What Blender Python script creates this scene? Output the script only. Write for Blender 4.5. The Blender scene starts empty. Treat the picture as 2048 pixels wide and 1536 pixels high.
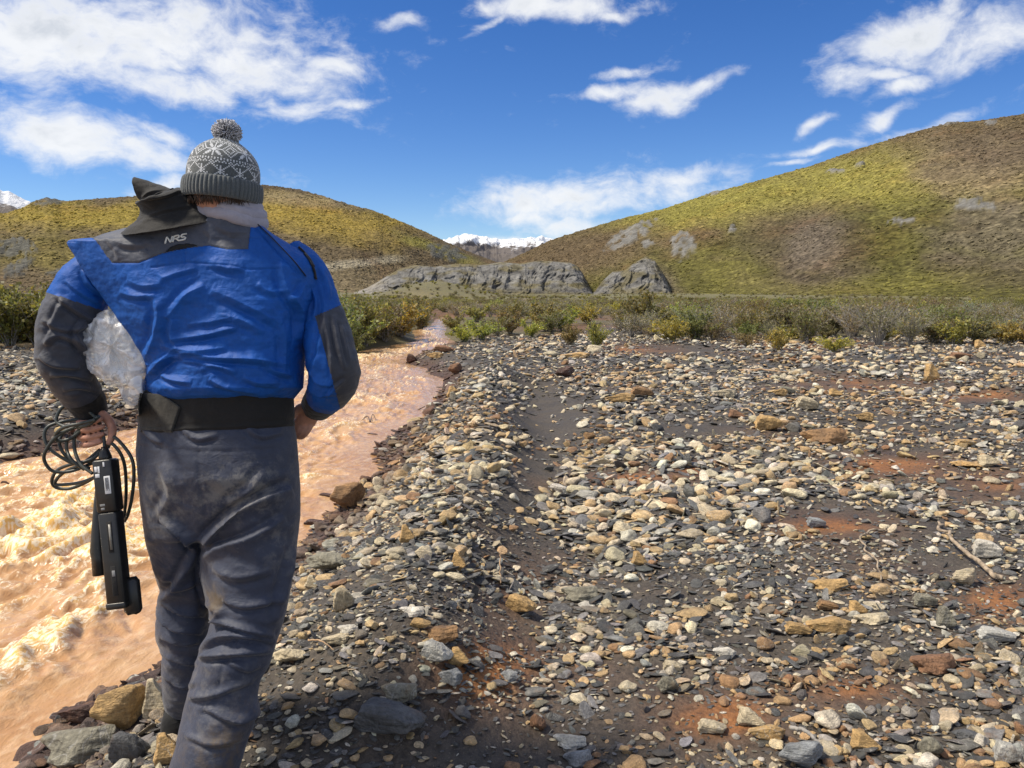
import bpy, bmesh, math, random
import numpy as np
from mathutils import Vector, Matrix, Euler
from mathutils.bvhtree import BVHTree
R = math.radians
random.seed(7)
rng = np.random.default_rng(11)
scene = bpy.context.scene
COL = scene.collection

# ------------------------------------------------------------------ camera
F = 1537.0                      # focal length in pixels of the 2048 px wide photograph
PITCH = R(7.0)
CAMZ = 1.42
cam_d = bpy.data.cameras.new('camera')
cam = bpy.data.objects.new('camera', cam_d); COL.objects.link(cam)
cam_d.sensor_width = 36.0; cam_d.lens = 36.0 * F / 2048.0
cam_d.clip_start = 0.05; cam_d.clip_end = 40000
cam.location = (0, 0, CAMZ); cam.rotation_euler = (R(90) - PITCH, 0, 0)
scene.camera = cam
CP, SP = math.cos(PITCH), math.sin(PITCH)
def ray(u, v):
    a = (np.asarray(u, float) - 1024) / F; b = (768 - np.asarray(v, float)) / F
    return a, CP + b * SP, -SP + b * CP
def W(u, v, y):
    """point on the view line of photo pixel (u, v) at world depth y"""
    dx, dy, dz = ray(u, v); t = y / dy
    return np.stack(np.broadcast_arrays(dx * t, dy * t, CAMZ + dz * t), -1)
def G0(u, v, z):
    dx, dy, dz = ray(u, v); t = (z - CAMZ) / dz
    return np.stack(np.broadcast_arrays(dx * t, dy * t), -1)
def proj(P):
    P = np.asarray(P, float)
    y = P[..., 1]; z = P[..., 2] - CAMZ
    d = y * CP - z * SP; up = y * SP + z * CP
    d = np.where(np.abs(d) < 1e-6, 1e-6, d)
    return 1024 + F * P[..., 0] / d, 768 - F * up / d, d

# ------------------------------------------------------------------ node helper
class NT:
    def __init__(s, tree): s.t = tree
    def n(s, typ, ins=None, **props):
        nd = s.t.nodes.new(typ)
        for k, v in props.items(): setattr(nd, k, v)
        for k, v in (ins or {}).items(): s.put(nd.inputs[k], v)
        return nd
    def put(s, sock, v):
        if isinstance(v, bpy.types.NodeSocket): s.t.links.new(v, sock)
        elif isinstance(v, bpy.types.Node): s.t.links.new(v.outputs[0], sock)
        else: sock.default_value = v
    def m(s, op, a, b=0.0, c=0.0, clamp=False):
        nd = s.t.nodes.new('ShaderNodeMath'); nd.operation = op; nd.use_clamp = clamp
        for i, x in enumerate((a, b, c)): s.put(nd.inputs[i], x)
        return nd.outputs[0]
    def vm(s, op, a, b=(0, 0, 0), out=0):
        nd = s.t.nodes.new('ShaderNodeVectorMath'); nd.operation = op
        s.put(nd.inputs[0], a); s.put(nd.inputs[1], b); return nd.outputs[out]
    def mix(s, f, a, b, mode='MIX'):
        nd = s.t.nodes.new('ShaderNodeMix'); nd.data_type = 'RGBA'; nd.blend_type = mode
        s.put(nd.inputs[0], f)
        for i, x in ((6, a), (7, b)):
            if isinstance(x, tuple) and len(x) == 3: x = x + (1.0,)
            s.put(nd.inputs[i], x)
        return nd.outputs[2]
    def ramp(s, f, stops, interp='LINEAR'):
        nd = s.t.nodes.new('ShaderNodeValToRGB'); s.put(nd.inputs[0], f); nd.color_ramp.interpolation = interp
        e = nd.color_ramp.elements
        while len(e) < len(stops): e.new(0.5)
        for i, (p, c) in enumerate(stops):
            e[i].position = p
            e[i].color = (c, c, c, 1) if not isinstance(c, tuple) else (tuple(c) + (1,))[:4]
        return nd.outputs[0]
    def smooth(s, x, a, b):
        nd = s.t.nodes.new('ShaderNodeMapRange'); nd.interpolation_type = 'SMOOTHSTEP'
        s.put(nd.inputs[0], x); nd.inputs[1].default_value = a; nd.inputs[2].default_value = b
        return nd.outputs[0]
    def noise(s, vec, scale, detail=4, rough=0.55, dist=0.0, lac=2.0):
        nd = s.t.nodes.new('ShaderNodeTexNoise'); s.put(nd.inputs['Vector'], vec)
        nd.inputs['Scale'].default_value = scale; nd.inputs['Detail'].default_value = detail
        nd.inputs['Roughness'].default_value = rough; nd.inputs['Distortion'].default_value = dist
        nd.inputs['Lacunarity'].default_value = lac
        return nd.outputs[0]

# ------------------------------------------------------------------ world and sun
SUN_DIR = Vector((-0.52, -0.06, 0.78)).normalized()     # towards the sun: high on the left
SUN_EL = math.asin(SUN_DIR.z)
world = bpy.data.worlds.new('World'); scene.world = world; world.use_nodes = True
wt = world.node_tree; wt.nodes.clear(); w = NT(wt)
sky = w.n('ShaderNodeTexSky', sky_type='NISHITA', sun_disc=False)
sky.sun_elevation = SUN_EL
sky.sun_rotation = math.atan2(SUN_DIR.x, SUN_DIR.y)
sky.altitude = 1500; sky.air_density = 1.0; sky.dust_density = 0.0; sky.ozone_density = 4.0
SKY_STRENGTH = 0.070
tc = w.n('ShaderNodeTexCoord').outputs['Generated']
sep = w.n('ShaderNodeSeparateXYZ', {0: tc})
az = w.m('ARCTAN2', sep.outputs[0], sep.outputs[1]); el = w.m('ARCSINE', sep.outputs[2])
# clouds: (u, v, half width, half height, tilt) of the banks seen in the photograph
CLOUDS = [(250, 60, 330, 100, 0), (470, 120, 190, 55, -.1), (60, 40, 150, 80, 0), (340, 165, 130, 36, 0),
          (640, 125, 85, 18, -.25), (150, 275, 150, 52, -.12), (260, 300, 110, 35, -.1), (320, 270, 75, 20, -.1),
          (600, 222, 110, 26, .1), (690, 208, 60, 12, .15), (540, 200, 50, 26, -.3),
          (1410, 165, 110, 18, .25), (1320, 190, 90, 24, .15), (1210, 180, 90, 16, .12), (1240, 140, 60, 12, .2),
          (1110, 2, 160, 26, 0), (985, 30, 50, 12, .6), (1230, 18, 70, 12, 0),
          (1800, 75, 130, 34, .22), (1960, 75, 100, 42, .1), (1890, 25, 50, 25, .5), (1690, 158, 58, 34, .2), (1760, 148, 55, 12, .1), (1815, 160, 62, 16, .4),
          (1775, 232, 55, 18, .5), (1880, 238, 80, 16, .35), (1630, 305, 80, 10, .05), (1580, 330, 50, 8, .1), (1630, 255, 38, 10, .4),
          (1160, 400, 230, 48, .06), (1330, 362, 130, 26, .12), (1060, 440, 110, 22, 0), (1150, 452, 130, 24, .05), (1000, 405, 70, 20, .2),
          (800, 45, 60, 18, .2), (1000, 480, 60, 12, 0), (330, 365, 70, 25, .4)]
acc = None
nvec = w.n('ShaderNodeCombineXYZ', {0: az, 1: el, 2: 0.0}).outputs[0]
warp = w.n('ShaderNodeTexNoise', {'Vector': nvec, 'Scale': 9.0, 'Detail': 3.0})
wv = w.vm('SCALE', w.vm('SUBTRACT', warp.outputs['Color'], (.5, .5, .5)), (0, 0, 0))
wv.node.inputs['Scale'].default_value = 0.05
pv = w.vm('ADD', nvec, wv)
ps = w.n('ShaderNodeSeparateXYZ', {0: pv})
for (u, v, hw, hh, tilt) in CLOUDS:
    dx, dy, dz = ray(u, v); L = math.sqrt(dx*dx+dy*dy+dz*dz)
    a0 = math.atan2(dx, dy); e0 = math.asin(dz / L); k = 1 / F * math.cos(e0) ** 0
    ax = w.m('SUBTRACT', ps.outputs[0], float(a0)); ey = w.m('SUBTRACT', ps.outputs[1], float(e0))
    ct, st = math.cos(tilt), math.sin(tilt)
    xr = w.m('ADD', w.m('MULTIPLY', ax, ct / (hw * k)), w.m('MULTIPLY', ey, st / (hw * k)))
    yr = w.m('ADD', w.m('MULTIPLY', ax, -st / (hh * k)), w.m('MULTIPLY', ey, ct / (hh * k)))
    d2 = w.m('ADD', w.m('MULTIPLY', xr, xr), w.m('MULTIPLY', yr, yr))
    b = w.m('MULTIPLY', w.m('EXPONENT', w.m('MULTIPLY', d2, -0.9)), 1.0 if hw * hh > 3400 else 0.78)
    acc = b if acc is None else w.m('MAXIMUM', acc, b)
stretch = w.vm('MULTIPLY', pv, (1.0, 1.7, 1.0))
n1 = w.noise(stretch, 8.0, 10, 0.66, 0.15)
n2 = w.noise(w.vm('ADD', stretch, (3.1, 1.7, 0)), 34.0, 6, 0.6, 0.2)
# outside the frame, denser unseen cloud is added to brighten the neutral fill
beyond = w.m('MAXIMUM', w.smooth(w.m('ABSOLUTE', az), 0.66, 0.9), w.smooth(el, 0.42, 0.6))
outside = w.m('MULTIPLY', w.smooth(w.noise(w.vm('MULTIPLY', tc, (1.0, 1.0, 1.8)), 2.4, 4, 0.55), 0.38, 0.58), beyond)
acc = w.m('MAXIMUM', acc, outside)
dens = w.m('ADD', w.m('MULTIPLY', acc, 1.05), w.m('ADD', w.m('MULTIPLY', w.m('SUBTRACT', n1, .5), 2.0), w.m('MULTIPLY', w.m('SUBTRACT', n2, .5), 0.8)))
alpha = w.smooth(dens, 0.20, 1.10)
thick = w.smooth(dens, 0.75, 1.5)
under = w.noise(w.vm('ADD', stretch, (0.02, 0.06, 0)), 11.0, 5, 0.55)
ccol = w.mix(w.m('MULTIPLY', thick, w.smooth(under, .40, .62)), (7.3, 7.4, 7.5), (4.9, 5.2, 5.6))
skyc = w.n('ShaderNodeHueSaturation', {'Hue': 0.512, 'Saturation': 1.27, 'Value': 1.0, 'Color': sky.outputs[0]})
final = w.mix(w.m('MULTIPLY', alpha, 0.93), skyc.outputs[0], ccol)
bg = w.n('ShaderNodeBackground', {'Color': final, 'Strength': SKY_STRENGTH})
w.n('ShaderNodeOutputWorld', {0: bg.outputs[0]})
world.cycles.sampling_method = 'MANUAL'; world.cycles.sample_map_resolution = 512

sd_ = bpy.data.lights.new('sun', 'SUN'); sun = bpy.data.objects.new('sun', sd_); COL.objects.link(sun)
sd_.energy = 3.0; sd_.angle = R(9.0); sd_.color = (1.0, 0.90, 0.74)
sun.rotation_euler = (-SUN_DIR).to_track_quat('-Z', 'Y').to_euler()
sun.location = (-20, 5, 20)
vs = scene.view_settings
vs.view_transform = 'Standard'; vs.look = 'None'; vs.gamma = 1.0; vs.exposure = 0.92; vs.use_curve_mapping = False
scene.render.engine = 'CYCLES'
scene.cycles.use_denoising = True
scene.cycles.max_bounces = 6; scene.cycles.transparent_max_bounces = 12

# ------------------------------------------------------------------ numpy noise
_perm = rng.permutation(256); _perm = np.concatenate([_perm, _perm, _perm])
_g = rng.normal(size=(256, 3)); _g /= np.linalg.norm(_g, axis=1)[:, None]
def pnoise(x, y, z=0.0):
    x, y, z = np.broadcast_arrays(np.asarray(x, float), np.asarray(y, float), np.asarray(z, float))
    xi = np.floor(x).astype(int); yi = np.floor(y).astype(int); zi = np.floor(z).astype(int)
    xf = x - xi; yf = y - yi; zf = z - zi
    fu = xf*xf*xf*(xf*(xf*6-15)+10); fv = yf*yf*yf*(yf*(yf*6-15)+10); fw = zf*zf*zf*(zf*(zf*6-15)+10)
    out = 0
    for i in (0, 1):
        for j in (0, 1):
            for k in (0, 1):
                h = _perm[_perm[_perm[(xi + i) & 255] + ((yi + j) & 255)] + ((zi + k) & 255)]
                g = _g[h]
                d = g[..., 0]*(xf-i) + g[..., 1]*(yf-j) + g[..., 2]*(zf-k)
                out = out + d * (fu if i else 1-fu) * (fv if j else 1-fv) * (fw if k else 1-fw)
    return out * 1.5
def fbm(x, y, z=0.0, o=4, gain=0.5):
    s = 0; a = 1.0; f = 1.0
    for i in range(o):
        s = s + a * pnoise(np.asarray(x)*f + 17.3*i, np.asarray(y)*f - 9.1*i, np.asarray(z)*f + 3.7*i); a *= gain; f *= 2.03
    return s
def sst(a, b, x):
    t = np.clip((np.asarray(x, float) - a) / (b - a), 0, 1); return t*t*(3-2*t)
def gauss(x): return np.exp(-x*x)
def poly_dist(px, py, pts, closed=False):
    """distance to a polyline and the parameter (index) of the nearest point"""
    pts = np.asarray(pts, float); n = len(pts)
    best = np.full(np.shape(px), 1e18); par = np.zeros(np.shape(px)); side = np.zeros(np.shape(px))
    for i in range(n if closed else n - 1):
        a = pts[i]; b = pts[(i + 1) % n]; d = b - a; L2 = max(d @ d, 1e-12)
        t = np.clip(((px - a[0]) * d[0] + (py - a[1]) * d[1]) / L2, 0, 1)
        ex = px - (a[0] + t * d[0]); ey = py - (a[1] + t * d[1]); q = ex*ex + ey*ey
        m = q < best
        best = np.where(m, q, best); par = np.where(m, i + t, par)
        side = np.where(m, np.sign(d[0] * ey - d[1] * ex), side)
    return np.sqrt(best), par, side
def inside(px, py, pts):
    pts = np.asarray(pts, float); c = np.zeros(np.shape(px), bool); n = len(pts)
    for i in range(n):
        x1, y1 = pts[i]; x2, y2 = pts[(i + 1) % n]
        if y1 == y2: continue
        m = ((y1 > py) != (y2 > py)) & (px < (x2 - x1) * (py - y1) / (y2 - y1) + x1)
        c ^= m
    return c
def interp(xs, ys, x): return np.interp(x, xs, ys)

# ------------------------------------------------------------------ mesh helpers
def raw_mesh(name, V, faces, smooth=True):
    """faces: (n,3) or (n,4) int array, or list of such arrays"""
    me = bpy.data.meshes.new(name)
    V = np.asarray(V, np.float32).reshape(-1, 3)
    if not isinstance(faces, list): faces = [faces]
    faces = [np.asarray(f, np.int32) for f in faces if len(f)]
    me.vertices.add(len(V)); me.vertices.foreach_set('co', V.ravel())
    nl = sum(f.size for f in faces); nf = sum(len(f) for f in faces)
    me.loops.add(nl); me.loops.foreach_set('vertex_index', np.concatenate([f.ravel() for f in faces]))
    me.polygons.add(nf)
    st = []; o = 0
    for f in faces:
        st.append(o + np.arange(len(f)) * f.shape[1]); o += f.size
    me.polygons.foreach_set('loop_start', np.concatenate(st).astype(np.int32))
    me.update(calc_edges=True)
    me.polygons.foreach_set('use_smooth', np.full(nf, smooth, bool))
    me.validate()
    return me
def grid_faces(ny, nx, wrap=False):
    j, i = np.meshgrid(np.arange(ny - 1), np.arange(nx if wrap else nx - 1), indexing='ij')
    i2 = (i + 1) % nx
    return np.stack([j*nx+i, j*nx+i2, (j+1)*nx+i2, (j+1)*nx+i], -1).reshape(-1, 4)
def grid_mesh(name, P, wrap=False, caps=False, smooth=True, flip=False):
    ny, nx = P.shape[:2]; f = grid_faces(ny, nx, wrap); V = P.reshape(-1, 3); fs = [f]
    if caps:
        V = np.concatenate([V, P[0].mean(0)[None], P[-1].mean(0)[None]]); n = ny * nx
        i = np.arange(nx); i2 = (i + 1) % nx
        fs.append(np.stack([i2, i, np.full(nx, n)], -1)); fs.append(np.stack([(ny-1)*nx+i, (ny-1)*nx+i2, np.full(nx, n+1)], -1))
    if flip: fs = [q[:, ::-1] for q in fs]
    return raw_mesh(name, V, fs, smooth)
def set_attr(me, name, arr, typ='FLOAT_COLOR', domain='POINT'):
    a = me.attributes.new(name, typ, domain); arr = np.asarray(arr, np.float32)
    if typ == 'FLOAT_COLOR':
        if arr.shape[1] == 3: arr = np.concatenate([arr, np.ones((len(arr), 1), np.float32)], 1)
        a.data.foreach_set('color', arr.ravel())
    elif typ == 'FLOAT_VECTOR': a.data.foreach_set('vector', arr.ravel())
    else: a.data.foreach_set('value', arr.ravel())
def link(name, me, mat=None, parent=None, label=None, cat=None, group=None, kind=None):
    o = bpy.data.objects.new(name, me); COL.objects.link(o)
    if mat is not None and me is not None and not len(me.materials): me.materials.append(mat)
    if parent is not None: o.parent = parent
    if label: o['label'] = label
    if cat: o['category'] = cat
    if group: o['group'] = group
    if kind: o['kind'] = kind
    return o
def co_of(me):
    a = np.empty(len(me.vertices) * 3, np.float32); me.vertices.foreach_get('co', a); return a.reshape(-1, 3).astype(float)
def no_of(me):
    a = np.empty(len(me.vertices) * 3, np.float32); me.vertex_normals.foreach_get('vector', a); return a.reshape(-1, 3).astype(float)
def catmull(P, n):
    """resample a polyline (k, d) to n points with a Catmull-Rom spline"""
    P = np.asarray(P, float); k = len(P)
    Q = np.concatenate([[2*P[0]-P[1]], P, [2*P[-1]-P[-2]]])
    t = np.linspace(0, k - 1, n); i = np.minimum(t.astype(int), k - 2); f = (t - i)[:, None]
    a, b, c, d = Q[i], Q[i+1], Q[i+2], Q[i+3]
    return 0.5 * (2*b + (c-a)*f + (2*a-5*b+4*c-d)*f**2 + (3*b-a-3*c+d)*f**3)
def tube(path, rad, sides=8, flat=1.0, up=(0, 0, 1)):
    """ring grid (n, sides, 3) round a path; rad scalar or array"""
    P = np.asarray(path, float); n = len(P); rad = np.broadcast_to(np.asarray(rad, float), (n,))
    T = np.gradient(P, axis=0); T /= np.linalg.norm(T, axis=1)[:, None] + 1e-12
    N = np.zeros_like(P); u = np.asarray(up, float)
    n0 = u - T[0] * (u @ T[0])
    if np.linalg.norm(n0) < 1e-3: n0 = np.cross(T[0], (1, 0, 0))
    N[0] = n0 / np.linalg.norm(n0)
    for i in range(1, n):
        q = N[i-1] - T[i] * (N[i-1] @ T[i]); N[i] = q / (np.linalg.norm(q) + 1e-12)
    B = np.cross(T, N); a = np.linspace(0, 2*np.pi, sides, endpoint=False)
    return P[:, None] + rad[:, None, None] * (np.cos(a)[None, :, None] * N[:, None] + flat * np.sin(a)[None, :, None] * B[:, None])
class MB:
    """collects vertices and faces of one part"""
    def __init__(s): s.v = []; s.f3 = []; s.f4 = []; s.n = 0
    def add(s, V, f):
        f = np.asarray(f) + s.n; V = np.asarray(V, float).reshape(-1, 3); s.v.append(V); s.n += len(V)
        (s.f3 if f.shape[1] == 3 else s.f4).append(f); return s
    def grid(s, P, wrap=True, caps=True):
        ny, nx = P.shape[:2]; V = P.reshape(-1, 3); base = s.n
        s.add(V, grid_faces(ny, nx, wrap))
        if caps and wrap:
            for row, rev in ((0, True), (ny - 1, False)):
                c = P[row].mean(0); k = s.n; s.v.append(c[None]); s.n += 1
                i = np.arange(nx); i2 = (i + 1) % nx; a = base + row*nx + i; b = base + row*nx + i2
                s.f3.append(np.stack([b, a, np.full(nx, k)] if rev else [a, b, np.full(nx, k)], -1))
        return s
    def build(s, name, mat, parent=None, smooth=True, **kw):
        fs = []
        if s.f3: fs.append(np.concatenate(s.f3))
        if s.f4: fs.append(np.concatenate(s.f4))
        return link(name, raw_mesh(name, np.concatenate(s.v), fs, smooth), mat, parent, **kw)
def rbox(c, ax, ay, az_, hx, hy, hz, r=0.003):
    """rounded box as a ring grid along az_"""
    c = np.asarray(c, float); ax, ay, az_ = [np.asarray(q, float) / np.linalg.norm(q) for q in (ax, ay, az_)]
    ring = []
    for (sx, sy, a0) in ((1, 1, 0), (-1, 1, 90), (-1, -1, 180), (1, -1, 270)):
        for k in (0, 30, 60, 90):
            a = R(a0 + k); ring.append((sx*(hx-r) + r*math.cos(a), sy*(hy-r) + r*math.sin(a)))
    ring = np.array(ring); rows = []
    for zz, sc in ((-hz, r), (-hz + r*.4, r*.3), (-hz + r, 0), (hz - r, 0), (hz - r*.4, r*.3), (hz, r)):
        q = ring - np.sign(ring) * sc
        rows.append(c + q[:, :1]*ax + q[:, 1:]*ay + zz*az_)
    return np.array(rows)

# ------------------------------------------------------------------ materials
def new_mat(name):
    m = bpy.data.materials.new(name); m.use_nodes = True; t = m.node_tree; t.nodes.clear()
    k = NT(t); out = k.n('ShaderNodeOutputMaterial'); return m, k, out
def pbr(k, out, color, rough=0.7, normal=None, **extra):
    b = k.n('ShaderNodeBsdfPrincipled')
    k.put(b.inputs['Base Color'], color if not (isinstance(color, tuple) and len(color) == 3) else color + (1,))
    k.put(b.inputs['Roughness'], rough)
    if normal is not None: k.put(b.inputs['Normal'], normal)
    for kk, v in extra.items(): k.put(b.inputs[kk], v)
    k.put(out.inputs[0], b.outputs[0]); return b
def bump(k, h, strength=0.5, dist=0.01, normal=None):
    nd = k.n('ShaderNodeBump', {'Height': h, 'Strength': strength, 'Distance': dist})
    if normal is not None: k.put(nd.inputs['Normal'], normal)
    return nd.outputs[0]
def attr(k, name, typ='GEOMETRY', out='Color'):
    return k.n('ShaderNodeAttribute', attribute_name=name, attribute_type=typ).outputs[out]
def objco(k): return k.n('ShaderNodeTexCoord').outputs['Object']

def stone_material(name, source):
    m, k, out = new_mat(name)
    if source == 'OBJECT': col = k.n('ShaderNodeObjectInfo').outputs['Color']
    else: col = attr(k, 'tint', 'INSTANCER')
    rnd = k.n('ShaderNodeObjectInfo').outputs['Random']
    off = k.n('ShaderNodeCombineXYZ', {0: k.m('MULTIPLY', rnd, 91.0), 1: k.m('MULTIPLY', rnd, 37.0), 2: k.m('MULTIPLY', rnd, 53.0)})
    p = k.vm('ADD', objco(k), off.outputs[0])
    n1 = k.noise(p, 1.6, 5, 0.6); n2 = k.noise(p, 9.0, 5, 0.65)
    bed = k.noise(k.vm('MULTIPLY', p, (0.8, 0.8, 7.0)), 1.6, 3, 0.6)
    base = k.mix(1.0, col, k.ramp(n1, [(.3, .62), (.7, 1.35)]), 'MULTIPLY')
    base = k.mix(1.0, base, k.ramp(n2, [(.25, .55), (.5, 1.0), (.75, 1.35)]), 'MULTIPLY')
    base = k.mix(1.0, base, k.ramp(bed, [(.3, .78), (.7, 1.18)]), 'MULTIPLY')
    vein = k.noise(p, 1.3, 2, 0.5, 0.8)
    vm_ = k.m('MULTIPLY', k.ramp(k.m('ABSOLUTE', k.m('SUBTRACT', vein, .5)), [(0.0, 1.0), (.016, 0.0)]), k.m('GREATER_THAN', k.m('FRACT', k.m('MULTIPLY', rnd, 17.0)), 0.62))
    base = k.mix(k.m('MULTIPLY', vm_, 0.55), base, (0.42, 0.41, 0.38))
    rust = k.m('MULTIPLY', k.smooth(k.noise(p, 0.9, 4, .6), .55, .75), k.m('GREATER_THAN', k.m('FRACT', k.m('MULTIPLY', rnd, 7.0)), 0.6))
    base = k.mix(k.m('MULTIPLY', rust, .45), base, (0.25, 0.13, 0.05))
    h = k.m('ADD', k.m('MULTIPLY', n2, .6), k.m('MULTIPLY', bed, .5))
    pbr(k, out, base, k.ramp(n1, [(.3, .55), (.7, .85)]), bump(k, h, 0.55, 0.09))
    return m
MAT = {}
MAT['stone'] = stone_material('stone_rock', 'OBJECT')
MAT['gravel'] = stone_material('gravel_rock', 'INSTANCER')

def m_ground():
    m, k, out = new_mat('gravel_sand')
    c = attr(k, 'tint'); p = objco(k)
    n1 = k.noise(p, 2.5, 5, .6); n2 = k.noise(p, 38, 4, .65); n3 = k.noise(p, 190, 3, .6)
    base = k.mix(1.0, c, k.ramp(n1, [(.3, .7), (.7, 1.3)]), 'MULTIPLY')
    base = k.mix(1.0, base, k.ramp(n2, [(.3, .55), (.7, 1.5)]), 'MULTIPLY')
    base = k.mix(k.smooth(n3, .62, .72), base, (0.22, 0.19, 0.15))
    vor = k.n('ShaderNodeTexVoronoi', {'Vector': p, 'Scale': 60.0}).outputs[0]
    h = k.m('ADD', k.m('MULTIPLY', n2, .7), k.m('SUBTRACT', k.m('MULTIPLY', n3, .5), k.m('MULTIPLY', vor, .5)))
    pbr(k, out, base, k.ramp(n1, [(.35, .6), (.65, .9)]), bump(k, h, .8, .012))
    return m
MAT['ground'] = m_ground()
def m_hill():
    m, k, out = new_mat('tundra')
    c = attr(k, 'tint'); rock = attr(k, 'rock', out='Fac'); p = objco(k)
    q = k.vm('MULTIPLY', p, (1.0, 1.0, 1.6))
    n1 = k.noise(q, .022, 6, .62); n2 = k.noise(q, .22, 6, .7, .3); n3 = k.noise(q, .75, 4, .65)
    veg = k.mix(1.0, c, k.ramp(n2, [(.28, .45), (.5, .95), (.72, 1.55)]), 'MULTIPLY')
    veg = k.mix(1.0, veg, k.ramp(n3, [(.3, .45), (.5, 1.0), (.7, 1.45)]), 'MULTIPLY')
    veg = k.mix(k.smooth(n1, .5, .68), veg, k.mix(1.0, veg, (1.06, .95, .9), 'MULTIPLY'))
    rk = k.noise(k.vm('MULTIPLY', p, (1, 1, .35)), .28, 6, .7, .6)
    rc = k.mix(1.0, c, k.ramp(rk, [(.3, .4), (.5, .9), (.72, 1.5)]), 'MULTIPLY')
    base = k.mix(rock, veg, rc)
    vo = k.n('ShaderNodeTexVoronoi', {'Vector': k.vm('ADD', q, k.vm('SCALE', k.n('ShaderNodeTexNoise', {'Vector': q, 'Scale': .4}).outputs[1], (0, 0, 0))), 'Scale': .55}).outputs[0]
    base = k.mix(k.m('MULTIPLY', k.smooth(vo, .25, .75), k.m('SUBTRACT', .55, k.m('MULTIPLY', rock, .4))), base, k.mix(1.0, base, (.42, .42, .45), 'MULTIPLY'))
    h = k.m('ADD', k.m('MULTIPLY', n2, .8), k.m('ADD', k.m('MULTIPLY', n3, .5), k.m('MULTIPLY', vo, -.7)))
    pbr(k, out, base, .95, bump(k, h, 0.7, 1.3), **{'Specular IOR Level': 0.1})
    return m
MAT['hill'] = m_hill()
def m_scrub():
    m, k, out = new_mat('dwarf_scrub'); n = k.noise(objco(k), 3.0, 3, .6)
    pbr(k, out, k.mix(1.0, attr(k, 'tint', 'INSTANCER'), k.ramp(n, [(.3, .6), (.7, 1.3)]), 'MULTIPLY'), .95, **{'Specular IOR Level': .1}); return m
MAT['scrub'] = m_scrub()
def m_snow():
    m, k, out = new_mat('snowy_rock')
    p = objco(k); geo = k.n('ShaderNodeNewGeometry'); z = k.n('ShaderNodeSeparateXYZ', {0: p}).outputs[2]
    n = k.noise(p, .006, 7, .68); n2 = k.noise(p, .0016, 4, .6)
    line = attr(k, 'snow', out='Fac')
    s = k.smooth(k.m('ADD', line, k.m('MULTIPLY', k.m('SUBTRACT', n, .5), 1.5)), .52, .70)
    rock = k.mix(n, (.06, .055, .055), (.15, .125, .11))
    base = k.mix(s, rock, (.66, .69, .74))
    pbr(k, out, base, .8, bump(k, n, .8, 60.0))
    return m
MAT['snow'] = m_snow()
def m_water():
    m, k, out = new_mat('rust_water')
    foam = attr(k, 'foam', out='Fac'); p = attr(k, 'flow', out='Vector')
    n1 = k.noise(p, 2.2, 5, .6, .4); n2 = k.noise(p, 13, 5, .62, .5); n3 = k.noise(p, 42, 4, .6, .3)
    r1 = k.m('ABSOLUTE', k.m('SUBTRACT', k.noise(p, 8, 4, .6, .6), .5)); r2 = k.m('ABSOLUTE', k.m('SUBTRACT', k.noise(p, 21, 4, .6, .5), .5))
    body = k.mix(k.smooth(n1, .3, .7), (.42, .225, .10), (.52, .32, .165))
    body = k.mix(k.smooth(n2, .45, .75), body, (.62, .42, .25))
    crest = k.smooth(k.m('ADD', foam, k.m('MULTIPLY', k.m('SUBTRACT', n2, .5), 1.1)), .35, .95)
    body = k.mix(crest, body, (.72, .435, .125))
    white = k.smooth(k.m('ADD', foam, k.m('MULTIPLY', k.m('SUBTRACT', .12, r2), 3.6)), .48, .90)
    fl = k.m('MULTIPLY', white, k.smooth(n3, .42, .58))
    body = k.mix(k.m('MULTIPLY', fl, .85), body, (.86, .76, .58))
    h = k.m('SUBTRACT', k.m('ADD', k.m('MULTIPLY', n2, .5), k.m('MULTIPLY', n3, .22)), k.m('ADD', k.m('MULTIPLY', r1, 1.5), k.m('MULTIPLY', r2, .8)))
    rough = k.m('ADD', .07, k.m('MULTIPLY', fl, .4))
    pbr(k, out, body, rough, bump(k, h, .38, .026), **{'IOR': 1.33})
    return m
MAT['water'] = m_water()
def m_leaf():
    m, k, out = new_mat('willow_leaf')
    c = attr(k, 'tint'); oc = k.n('ShaderNodeObjectInfo').outputs['Color']
    base = k.mix(1.0, c, oc, 'MULTIPLY')
    d = k.n('ShaderNodeBsdfPrincipled', {'Base Color': base, 'Roughness': .6})
    t = k.n('ShaderNodeBsdfTranslucent', {'Color': k.mix(1.0, base, (1.5, 1.4, .8), 'MULTIPLY')})
    mx = k.n('ShaderNodeMixShader', {0: .42, 1: d.outputs[0], 2: t.outputs[0]}); k.put(out.inputs[0], mx.outputs[0])
    return m
MAT['leaf'] = m_leaf()
def m_simple(name, col, rough=.7, nscale=20, amp=.25, bstr=.3, bdist=.004, **extra):
    m, k, out = new_mat(name); p = objco(k); n = k.noise(p, nscale, 5, .62)
    base = k.mix(1.0, col, k.ramp(n, [(.3, 1 - amp), (.7, 1 + amp)]), 'MULTIPLY')
    pbr(k, out, base, rough, bump(k, n, bstr, bdist), **extra); return m
MAT['twig'] = m_simple('grey_twig', (.27, .25, .225), .8, 30)
MAT['drift'] = m_simple('driftwood', (.36, .24, .14), .75, 14, .4, .6)
MAT['drift_grey'] = m_simple('weathered_driftwood', (.30, .235, .165), .8, 30, .6, .8)
MAT['drift_dark'] = m_simple('wet_driftwood', (.07, .045, .035), .5, 14, .4, .6)
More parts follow.
